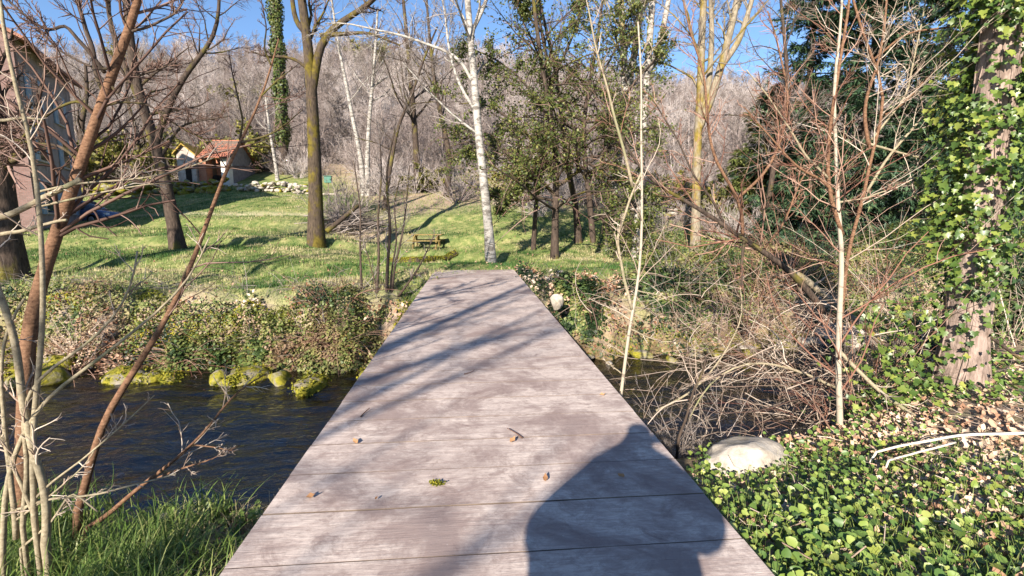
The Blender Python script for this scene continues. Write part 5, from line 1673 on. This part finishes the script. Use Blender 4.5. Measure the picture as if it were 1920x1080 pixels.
def bank_cover(name, label, x0, x1, lo, hi, n, mat, size, tmpl, seed, thr=.0, hmax=.3, cs=.8, csd=0, cbias=.0, near=False, nup=.5):
    x, y, z, r = bank_points(n, x0, x1, lo, hi, seed, near)
    dn = fbm(x * cs + 7, y * cs + z * .9, csd + 5, 4)
    mk = (dn > thr) & (z > WATER + .02)
    x, y, z, dn = x[mk], y[mk], z[mk], dn[mk]
    nr = gnorm(x, y)
    h = hmax * r.random(len(x)) ** .8 * np.clip((dn - thr) * 5, .15, 1.3) * np.clip((z - WATER - .1) / .9, .15, 1.25)
    pos = np.stack([x, y, z], 1) + nr * h[:, None] + np.array([0, 0, .25]) * h[:, None]
    nn = unit(nr * .7 + np.array([-.1, -.25, nup]) + r.normal(0, .55, (len(x), 3)))
    cc = np.clip(cbias + (fbm(x * 1.1, y * 1.1 + z, csd + 17) - .5) * 2.6 + .42 + r.normal(0, .16, len(x)), 0, 1)
    g_ = Geo().leaves(pos, nn, r.normal(size=(len(x), 3)) + np.array([0, -.3, -.5]), size * r.uniform(.55, 1.35, len(x)), tmpl, cc)
    return tag(g_.build(name, mat), label, kind='stuff')


bank_cover('bank_bramble', 'bramble and ivy leaves covering the far bank left of the bridge', -15, -.9, -.25, 1.7, 38000, M['leaf_bramble'], .06, OVAL, 830, .50, .45, .9, 0, .0)
bank_cover('bank_moss', 'yellow green moss on the foot of the far bank left of the bridge', -15, -1, -.3, 1.6, 46000, M['moss'], .045, SIMPLE, 831, .47, .16, .9, 40)
bank_cover('bank_litter', 'dead leaves on the far bank left of the bridge', -15, -1, -.1, 1.6, 6000, M['leaf_dead'], .075, DEAD, 832, .50, .3, 1.2, 80)
bank_cover('bank_ivy', 'dark ivy and bramble leaves on the far bank right of the bridge', 1.3, 24, -.15, 3.2, 54000, M['leaf_bramble'], .07, OVAL, 833, .42, .5, .8, 120, -.10)
bank_cover('bank_litter', 'dead leaves on the far bank right of the bridge', 1.3, 15, -.1, 3.0, 9000, M['leaf_dead'], .075, DEAD, 834, .48, .25, 1.2, 160)
bank_cover('bank_moss', 'moss on the foot of the far bank right of the bridge', 1.4, 13, -.3, .5, 12000, M['moss'], .05, SIMPLE, 835, .52, .05, 1.1, 200)
# dry stalks and thin bramble canes
for nm, lab, x0, x1, sd_ in (('bank_stalks', 'thin dry stalks and canes on the far bank left of the bridge', -14, -.9, 840), ('bank_stalks', 'thin dry stalks and canes on the far bank right of the bridge', 1.3, 14, 845)):
    x, y, z, r = bank_points(1500, x0, x1, -.1, 2.4, sd_)
    d = unit(np.stack([r.normal(0, .8, 1500), -.35 + r.normal(0, .5, 1500), np.abs(r.normal(.6, .4, 1500))], 1))
    L_ = r.uniform(.25, 1.0, 1500)
    pts = np.empty((1500, 6, 3)); p = np.stack([x, y, z], 1); pts[:, 0] = p
    for j in range(1, 6):
        d = unit(d + np.array([0, -.03, -.16]) + r.normal(0, .07, (1500, 3))); p = p + d * (L_ / 5)[:, None]; pts[:, j] = p
    g = Geo().tubes(pts, np.full((1500, 6), .0055) * np.linspace(1, .5, 6) * r.uniform(.6, 1.4, (1500, 1)), 3)
    tag(g.build(nm, M['twig_grey']), lab, kind='stuff')


def bush(name, label, px, py, Y, rx, ry, h, n, seed, mat, size=.08, tmpl=OVAL, group='bramble bushes on the banks', bias=0.0, canes=40):
    r = np.random.default_rng(seed)
    c = P(px, py, Y); c = gpt(c[0], Y)
    t = thing(name, tuple(c), label, 'bush', group)
    d = unit(r.normal(size=(n, 3)) + np.array([0, -.25, .3])); d[:, 2] = np.abs(d[:, 2])
    lump = .6 + .75 * fbm(d[:, 0] * 2.6 + seed, d[:, 1] * 2.6 + d[:, 2] * 2, seed, 3)
    rad = lump * (.55 + .45 * r.random(n) ** .5)
    pos = c + d * np.array([rx, ry, h]) * rad[:, None]
    gz_ = ground(pos[:, 0], pos[:, 1]); pos[:, 2] = np.maximum(pos[:, 2] + (gz_ - c[2]) * .7, gz_ + .01)
    cc = np.clip(bias + .40 + (fbm(d[:, 0] * 2.4 + 3, d[:, 2] * 2.4 + d[:, 1], seed + 9) - .5) * 2.2 + r.normal(0, .16, n), 0, 1)
    g_ = Geo().leaves(pos, unit(d + r.normal(0, .5, (n, 3)) + np.array([0, -.2, .4])), r.normal(size=(n, 3)) + np.array([0, 0, -.5]), size * r.uniform(.55, 1.3, n), tmpl, cc)
    tag(child(g_, 'leaves', mat, t), kind='stuff')
    a = r.random(canes) * 6.28
    d = unit(np.stack([np.cos(a), np.sin(a) - .3, r.uniform(.5, 1.6, canes)], 1)); p = np.repeat(c[None], canes, 0) + r.normal(0, .15, (canes, 3)) * [1, 1, 0]
    pts = np.empty((canes, 7, 3)); pts[:, 0] = p
    for j in range(1, 7):
        d = unit(d + np.array([0, 0, -.2]) + r.normal(0, .1, (canes, 3))); p = p + d * (max(rx, h) * 1.5 / 6) * r.uniform(.6, 1.2, (canes, 1)); pts[:, j] = p
    child(Geo().tubes(pts, np.full((canes, 7), .007) * np.linspace(1, .4, 7), 3), 'canes', M['twig_red'], t)
    return t


bush('bramble_bush', 'bright leafy bramble mound on the far bank in the middle of the left side', 450, 590, 11.5, 1.25, .9, .75, 8000, 901, M['leaf_bramble'], bias=.08)
bush('bramble_bush', 'reddish bramble mound on the far bank next to the bridge', 630, 600, 11.5, 1.1, .8, .72, 6500, 902, M['leaf_bramble'], .07, bias=.22)
bush('bramble_bush', 'bramble mound below the lawn edge behind the arching dark stem', 330, 580, 11.7, .8, .6, .5, 3000, 903, M['leaf_bramble'], bias=.05)
bush('bramble_bush', 'straw coloured tangle on the far bank behind the pale shrub', 130, 610, 11.7, 1.5, .7, .55, 3500, 904, M['leaf_dead'], .08, DEAD)
bush('bramble_bush', 'dark green ivy mound on the far bank right beside the bridge', 1085, 580, 12.3, .8, .7, .75, 4500, 905, M['leaf_bramble'], bias=-.16)
bush('bramble_bush', 'dark ivy mound on the far bank behind the young ash', 1230, 565, 13.0, 1.3, .8, .9, 6000, 906, M['leaf_bramble'], bias=-.12)
bush('bramble_bush', 'green bramble mound on the far bank left of the fallen trunk', 1370, 560, 13.6, 1.4, .9, 1.0, 6000, 907, M['leaf_bramble'], bias=.0)
bush('bramble_bush', 'pale dry bramble mound above the stream rocks', 1590, 545, 15.8, 1.6, .8, .8, 5000, 908, M['leaf_bramble'], bias=.3)
bush('bramble_bush', 'dark green thicket at the foot of the yellow mossy tree', 1330, 490, 17.0, 1.3, .9, 1.1, 4500, 909, M['leaf_dark'])
bush('bramble_bush', 'low glossy green bush on the lawn edge behind the arching brown trunk', 1240, 495, 17.5, .9, .7, .8, 2500, 910, M['leaf_dark'])

bush('bramble_bush', 'dark leafy thicket right of the ivy covered trunk at the picture edge', 1905, 560, 9.2, 1.2, .8, 1.5, 5000, 911, M['leaf_bramble'], .09, bias=-.2)
bush('bramble_bush', 'low dark thicket behind the ivy covered trunk', 1720, 520, 12.8, 2.0, .8, 1.1, 6000, 912, M['leaf_bramble'], .085, bias=-.1)
bush('bramble_bush', 'dark bushes under the conifers beyond the stream rocks', 1680, 500, 19, 2.6, 1.0, 1.3, 6000, 913, M['leaf_dark'], .1)
bush('bramble_bush', 'dry brown bracken under the dark conifer bush', 1460, 500, 18.5, 2.0, 1.0, .9, 5000, 914, M['leaf_bramble'], .09, bias=.25)
x, y, r = (lambda r: (r.uniform(6, 26, 26000), r.uniform(14, 27, 26000), r))(np.random.default_rng(915))
mk = (y > y_far(x) + 1.5) & (fbm(x * .6, y * .6, 3) > .42); x, y = x[mk], y[mk]
g = Geo().leaves(np.stack([x, y, ground(x, y) + r.random(len(x)) * .35], 1), r.normal(0, .5, (len(x), 3)) + [0, -.3, .8], r.normal(size=(len(x), 3)), .1 * r.uniform(.6, 1.4, len(x)), OVAL, np.clip(r.beta(2, 2.4, len(x)), 0, 1))
tag(g.build('forest_undergrowth', M['leaf_bramble']), 'low brambles covering the ground under the conifers', kind='stuff')
x, y, r = (lambda r: (r.uniform(5.5, 14, 9000), r.uniform(3, 13, 9000), r))(np.random.default_rng(916))
mk = (y < y_near(x) - .2) & (y > .35 * x + 2.5) & (fbm(x * .8, y * .8, 4) > .45); x, y = x[mk], y[mk]
g = Geo().leaves(np.stack([x, y, ground(x, y) + r.random(len(x)) * .18], 1), r.normal(0, .5, (len(x), 3)) + [0, -.3, .8], r.normal(size=(len(x), 3)), .085 * r.uniform(.5, 1.3, len(x)), IVY, np.clip(r.beta(2, 2.4, len(x)), 0, 1))
tag(g.build('bank_undergrowth', M['leaf_ground']), 'ivy carpet on the right bank behind the leaf litter', kind='stuff')

# ------------------------------------------------------------------ near bank, left: grass, nettles, leaves
r_ = np.random.default_rng(950)


def near_pts(n, pxr, pyr, seed, ymax=10.5):
    r = np.random.default_rng(seed)
    px = r.uniform(*pxr, n * 2); py = r.uniform(*pyr, n * 2)
    Y = np.geomspace(1.4, ymax, 260)
    d = cF[None] + ((px - 960) / FPX)[:, None] * cR + ((540 - py) / FPX)[:, None] * cU
    pts = np.array([0, 0, EYE]) + d[:, None] * (Y[None] / d[:, 1:2])[:, :, None]
    h = pts[..., 2] - ground(pts[..., 0], pts[..., 1])
    i = np.argmax(h < 0, 1); ok = (h < 0).any(1)
    q = pts[np.arange(len(px)), i][ok]
    q = q[(q[:, 2] > WATER + .05) & ((q[:, 0] < -1.1) | (q[:, 0] > 1.29))]
    return q[:n], r


q, r = near_pts(5200, (-60, 440), (930, 1250), 951)
dens_ok = (fbm(q[:, 0] * 2.2, q[:, 1] * 2.2, 97) > .46 + .12 * (q[:, 0] > -2.2))
q = q[dens_ok]
g = Geo(); blades(g, q - [0, 0, .01], r.uniform(.2, .55, len(q)), r.uniform(.006, .015, len(q)), .4, 952, np.clip(r.beta(2, 1.8, len(q)), 0, 1), 5)
tag(g.build('bank_grass', M['grass_near']), 'long green grass on the near bank at the bottom left', kind='stuff')
q, r = near_pts(1300, (330, 560), (900, 1180), 953)
g = Geo(); blades(g, q - [0, 0, .01], r.uniform(.1, .32, len(q)), r.uniform(.005, .010, len(q)), .4, 954, None, 5)
tag(g.build('bank_straw', M['straw']), 'yellow straw stalks along the left edge of the bridge', kind='stuff')


def leaf_patch(name, label, cat, areas, tmpl, mat, size, seed, hmax=.12, parts=300, kind_group=None, bias=.5, tilt=.45):
    ps = []
    for (n, pxr, pyr) in areas:
        a, r = near_pts(n, pxr, pyr, seed + len(ps)); ps.append(a)
    q = np.concatenate(ps); r = np.random.default_rng(seed + 99)
    pos = q + np.array([0, 0, 1.]) * (r.random(len(q)) * hmax + .012)[:, None]
    nr = unit(np.array([-.15, -.45, 1.0]) + r.normal(0, tilt, (len(q), 3)))
    up = r.normal(size=(len(q), 3)); sz = size[0] + (size[1] - size[0]) * r.random(len(q)) ** 1.7; rr = np.clip(r.beta(2, 2, len(q)) + (bias - .5) + (fbm(q[:, 0] * 1.5, q[:, 1] * 1.5, seed) - .5) * .5, 0, .999)
    c = q.mean(0); t = thing(name, tuple(gpt(c[0], c[1])), label, cat)
    sc_ = sz / np.linalg.norm(pos - [0, 0, EYE], axis=1) + hmax * 0
    idx = np.argsort(-sc_)[:parts]; mk = np.ones(len(q), bool); mk[idx] = False
    place_leaves(t, leaf_meshes('leaf', tmpl, mat), pos[idx], nr[idx], up[idx], sz[idx], rr[idx])
    tag(child(Geo().leaves(pos[mk], nr[mk], up[mk], sz[mk], tmpl, rr[mk]), 'small_leaves', mat, t), kind='stuff')
    return t


leaf_patch('ground_ivy', 'bright green ivy leaves spreading over the near bank at the bottom right', 'ivy', [(2000, (1290, 1640), (850, 1200)), (1200, (1500, 1990), (880, 1200)), (500, (1380, 1780), (690, 880)), (500, (1540, 1900), (640, 760))], ROUND, M['leaf_ground'], (.018, .075), 960, .14, bias=.52)
leaf_patch('trailing_ivy', 'dark lobed ivy leaves trailing over the right bank around the boulder', 'ivy', [(1400, (1290, 1700), (840, 1180)), (1200, (1500, 1990), (860, 1180))], IVY, M['leaf_ivy'], (.02, .07), 963, .12, 300, bias=.5)
leaf_patch('clover_patch', 'small yellow-green clover leaves between the ivy on the right bank', 'clover', [(2600, (1300, 1990), (840, 1200)), (500, (1400, 1800), (720, 860))], OVAL, M['leaf_ground'], (.014, .035), 965, .07, 40, bias=.72)
leaf_patch('bank_ivy_plant', 'ivy and nettle leaves beside the left edge of the bridge above the water', 'ivy', [(330, (270, 560), (880, 1060)), (200, (-20, 250), (940, 1100))], IVY, M['leaf_ground'], (.04, .085), 970, .16, 250)
leaf_patch('dead_leaf_litter', 'dry pinkish brown leaves strewn over the right bank around the ivy trunk', 'leaves', [(1900, (1600, 1990), (670, 1000)), (1500, (1380, 1980), (860, 1200)), (260, (1290, 1450), (900, 1150)), (900, (1400, 1760), (690, 860))], DEAD, M['leaf_dead'], (.045, .10), 980, .05, 300, bias=.62, tilt=.6)
leaf_patch('brown_leaf_litter', 'brown fallen leaves in the bare patch of grass left of the bridge', 'leaves', [(520, (300, 500), (940, 1170)), (160, (0, 300), (960, 1150))], DEAD, M['leaf_dead'], (.03, .07), 985, .07, 250, bias=.35, tilt=.6)
q, r = near_pts(4200, (1300, 1990), (830, 1200), 990)
g = Geo(); blades(g, q - [0, 0, .005], r.uniform(.05, .24, len(q)), r.uniform(.003, .007, len(q)), .6, 991, np.clip(r.beta(2, 1.6, len(q)), 0, 1), 3)
tag(g.build('bank_grass', M['grass_near']), 'short grass between ivy leaves on the right bank', kind='stuff')
q, r = near_pts(600, (1400, 1990), (680, 1150), 992)
d = unit(np.stack([r.normal(0, 1, len(q)), r.normal(0, 1, len(q)), r.normal(.12, .12, len(q))], 1)); L_ = r.uniform(.06, .38, len(q))
pts = q[:, None] + d[:, None] * (np.linspace(0, 1, 4)[None, :, None] * L_[:, None, None]) + np.array([0, 0, .02]) + r.normal(0, .1, (len(q), 4, 3)) * L_[:, None, None] * .5
pts[..., 2] = np.maximum(pts[..., 2], ground(pts[..., 0], pts[..., 1]) + .01)
tag(Geo().tubes(pts, np.full((len(q), 4), .004) * r.uniform(.5, 1.5, (len(q), 1)), 4).build('twig_litter', M['twig_pale']), 'thin broken twigs lying over the leaf litter on the right bank', kind='stuff')

# ------------------------------------------------------------------ things lying on the bridge
M['leaf_fallen'] = leaf_mat('leaf_fallen', [(.20, .10, .05), (.36, .20, .10), (.45, .30, .16)], .7, .1, .15)


def deck(px, py):
    d = cF + (px - 960) / FPX * cR + (540 - py) / FPX * cU
    return np.array([0, 0, EYE]) + d * (-EYE / d[2])


for i, (px, py, s_, rz, lab) in enumerate([(575, 936, .075, .3, 'curled brown leaf near the left edge of the bridge'), (1023, 905, .07, 1.5, 'small upright brown leaf in the middle of the bridge'), (958, 832, .08, 1.0, 'dark dry leaf with stalk in the middle of the bridge'),
                                           (1170, 896, .06, 2.9, 'thin yellowish leaf at the plank joint on the right of the bridge'), (1125, 743, .08, .2, 'yellow leaf near the right edge of the bridge'), (670, 833, .07, 2.4, 'small dark leaf near the left edge of the bridge'), (704, 940, .03, 1.2, 'tiny dark leaf crumb left of the moss on the bridge')]):
    q = deck(px, py)
    me = Geo().leaves(np.zeros((1, 3)), np.array([[0, -.35, 1.]]), np.array([[math.cos(rz), math.sin(rz), .1]]), s_ * .62, DEAD, np.array([r_.random()])).build('dry_leaf', M['leaf_fallen'])
    me.location = q + [0, 0, .012]
    tag(me, lab, 'leaf', 'dry leaves on the bridge')
for i, (px, py, L_, a, lab) in enumerate([(832, 523, .55, .15, 'dark twig lying near the far end of the bridge'), (685, 776, .14, 1.3, 'short dark twig at the left of the bridge'), (965, 815, .16, 2.2, 'thin dark twig beside the dry leaf on the bridge'), (880, 700, .12, .6, 'thin pale twig in the middle of the bridge')]):
    q = deck(px, py) + [0, 0, .008]
    d = np.array([math.cos(a), math.sin(a), .02]) * L_ / 2
    g = Geo().tubes(resample(np.array([-d, r_.normal(0, .012, 3) * [1, 1, 0], d + [0, 0, .01]]), 6), np.linspace(.006, .003, 6), 5)
    o = g.build('twig', M['twig_brown']); o.location = q
    tag(o, lab, 'twig', 'twigs on the bridge')
mp_ = deck(815, 908)
n_ = 130
a_ = r_.random(n_) * 6.28; rr_ = r_.random(n_) ** .7
mo = Geo().leaves(np.stack([np.cos(a_) * rr_ * .04 + .02 * (a_ > 3), np.sin(a_) * rr_ * .022, r_.random(n_) * .012 + .004], 1), r_.normal(0, .5, (n_, 3)) + [0, 0, 1], r_.normal(size=(n_, 3)), .014, SIMPLE).build('moss_tuft', M['moss'])
mo.location = mp_
tag(mo, 'small yellow tuft of moss on the bridge planks', 'moss')

# ------------------------------------------------------------------ trees behind and left of the viewer that throw the streaky shade
def standing_tree(label, x, y, Hh, r0, seed, n1=22, lean=(0, 0)):
    r = np.random.default_rng(seed)
    b = gpt(x, y)
    tp_ = np.array([resample(np.array([b - [0, 0, .2], b + [lean[0] * .3, lean[1] * .3, Hh * .3], b + [lean[0] * .6, lean[1] * .6, Hh * .65], b + [lean[0], lean[1], Hh]]), 14)])
    tr_ = np.linspace(r0, .03, 14)[None]
    t = thing('bank_tree', tuple(b), label, 'tree', 'bare trees on the near bank behind the viewer')
    child(Geo().tubes(tp_, tr_, 10), 'trunk', M['bark_dark'], t)
    l1 = spawn(tp_, tr_, n1, .42, 45, k=7, tmin=.28, rf=.45, rmin=.02, tip=.3, wob=.15, trop=.06, seed=seed)
    tag(child(Geo().tubes(*l1, 5), 'limbs', M['bark_dark'], t), kind='stuff')
    l2 = spawn(*l1, 9, .5, 42, k=5, tmin=.15, rf=.5, rmin=.009, wob=.15, trop=.03, seed=seed + 1)
    l3 = spawn(*l2, 3.5, .5, 40, k=4, tmin=.1, rf=.6, rmin=.006, wob=.15, trop=.02, seed=seed + 2)
    tag(child(Geo().tubes(*l2, 3).tubes(*l3, 3), 'crown', M['twig_brown'], t), kind='stuff')


standing_tree('bare tree on the near bank behind the viewer, left of the bridge approach', -6.8, -8.0, 13, .2, 1001)
standing_tree('thin bare tree on the near bank left of the view', -8.2, -2.0, 11, .14, 1005, 18)
standing_tree('bare tree standing in the meadow outside the left edge of the view', -17.0, 8.0, 14, .24, 1010)
standing_tree('slender bare tree near the water outside the left edge of the view', -12.5, 3.0, 12, .16, 1015, 18)

# ------------------------------------------------------------------ the photographer, whose shadow falls on the planks
def skinned(name, verts, edges, radii, mat, parent=None, root=0, sub=2):
    me = bpy.data.meshes.new(name); me.from_pydata([tuple(v) for v in verts], edges, [])
    o = bpy.data.objects.new(name, me); C.objects.link(o)
    md = o.modifiers.new('skin', 'SKIN'); md.use_smooth_shade = True
    for i, r in enumerate(radii):
        sv = me.skin_vertices[0].data[i]
        sv.radius = (r, r) if not hasattr(r, '__len__') else r
        sv.use_root = i == root
    sb_ = o.modifiers.new('smooth', 'SUBSURF'); sb_.levels = 1; sb_.render_levels = sub
    me.materials.append(mat)
    if parent:
        o.parent = parent
    return o


M['jacket'] = plain('jacket_cloth', (.05, .06, .09), .9, .1)
M['skin'] = plain('skin', (.5, .32, .25), .6, .3, 0, .06)
M['hair'] = plain('hair', (.06, .04, .03), .7, .3)
M['trousers'] = plain('trousers_cloth', (.07, .07, .08), .9, .1)
ppl = thing('person', (-.33, -.40, 0), 'person in long dark coat standing on the near planks taking the photograph', 'person')
Vb = [(0, 0, .95), (0, 0, 1.12), (0, .01, 1.30), (0, .01, 1.45), (0, .02, 1.53), (0, .04, 1.61), (0, .04, 1.71),
      (-.22, .0, 1.43), (-.40, .06, 1.14), (-.02, .33, 1.40), (.22, .0, 1.43), (.44, .06, 1.14), (.52, .33, 1.40),
      (-.11, 0, .88), (-.13, .03, .48), (-.14, 0, .09), (-.14, .16, .045), (.11, 0, .88), (.14, .03, .48), (.15, 0, .09), (.16, .16, .045)]
Eb = [(0, 1), (1, 2), (2, 3), (3, 4), (4, 5), (5, 6), (3, 7), (7, 8), (8, 9), (3, 10), (10, 11), (11, 12), (0, 13), (13, 14), (14, 15), (15, 16), (0, 17), (17, 18), (18, 19), (19, 20)]
Rb = [(.42, .26), (.42, .24), (.34, .19), (.26, .15), .17, (.085, .10), (.075, .09), .15, .13, .05, .15, .13, .05, .2, .17, .06, .045, .2, .17, .06, .045]
skinned('body', Vb, Eb, Rb, M['jacket'], ppl)
hp = [(-.1, .06, 1.60), (-.06, .0, 1.72), (0, -.02, 1.755), (.06, .0, 1.72), (.1, .06, 1.60), (0, -.07, 1.66)]
skinned('hair', [(0, -.03, 1.60), (0, -.02, 1.68), (0, .03, 1.735), (0, .09, 1.72)], [(0, 1), (1, 2), (2, 3)], [(.085, .07), (.10, .09), (.09, .05), (.06, .03)], M['hair'], ppl)
for sx_, wr in ((-1, (-.02, .33, 1.40)), (1, (.52, .33, 1.40))):
    w_ = np.array(wr); tgt = np.array([.33 + sx_ * .09, .36, 1.47])
    vv = [w_, w_ + (tgt - w_) * .5]; ee = [(0, 1)]; rr_ = [.035, .04]
    for f in range(4):
        k0 = w_ + (tgt - w_) * .75 + np.array([0, 0, .035 - f * .022])
        vv += [k0, tgt + [0, .01, .03 - f * .02], tgt + [-sx_ * .03, .02, .03 - f * .02]]
        n0 = len(vv) - 3; ee += [(1, n0), (n0, n0 + 1), (n0 + 1, n0 + 2)]; rr_ += [.011, .009, .008]
    vv += [w_ + (tgt - w_) * .6 + [0, -.01, .04], tgt + [-sx_ * .02, -.02, .05]]; n0 = len(vv) - 2
    ee += [(1, n0), (n0, n0 + 1)]; rr_ += [.012, .009]
    skinned('hand', vv, ee, rr_, M['skin'], ppl, 0, 1)
ph = Geo().box((0, -.035, 1.49), (.15, .009, .075)).build('phone', M['soot'])
tag(ph, 'dark phone held level in both hands by the person', 'phone')
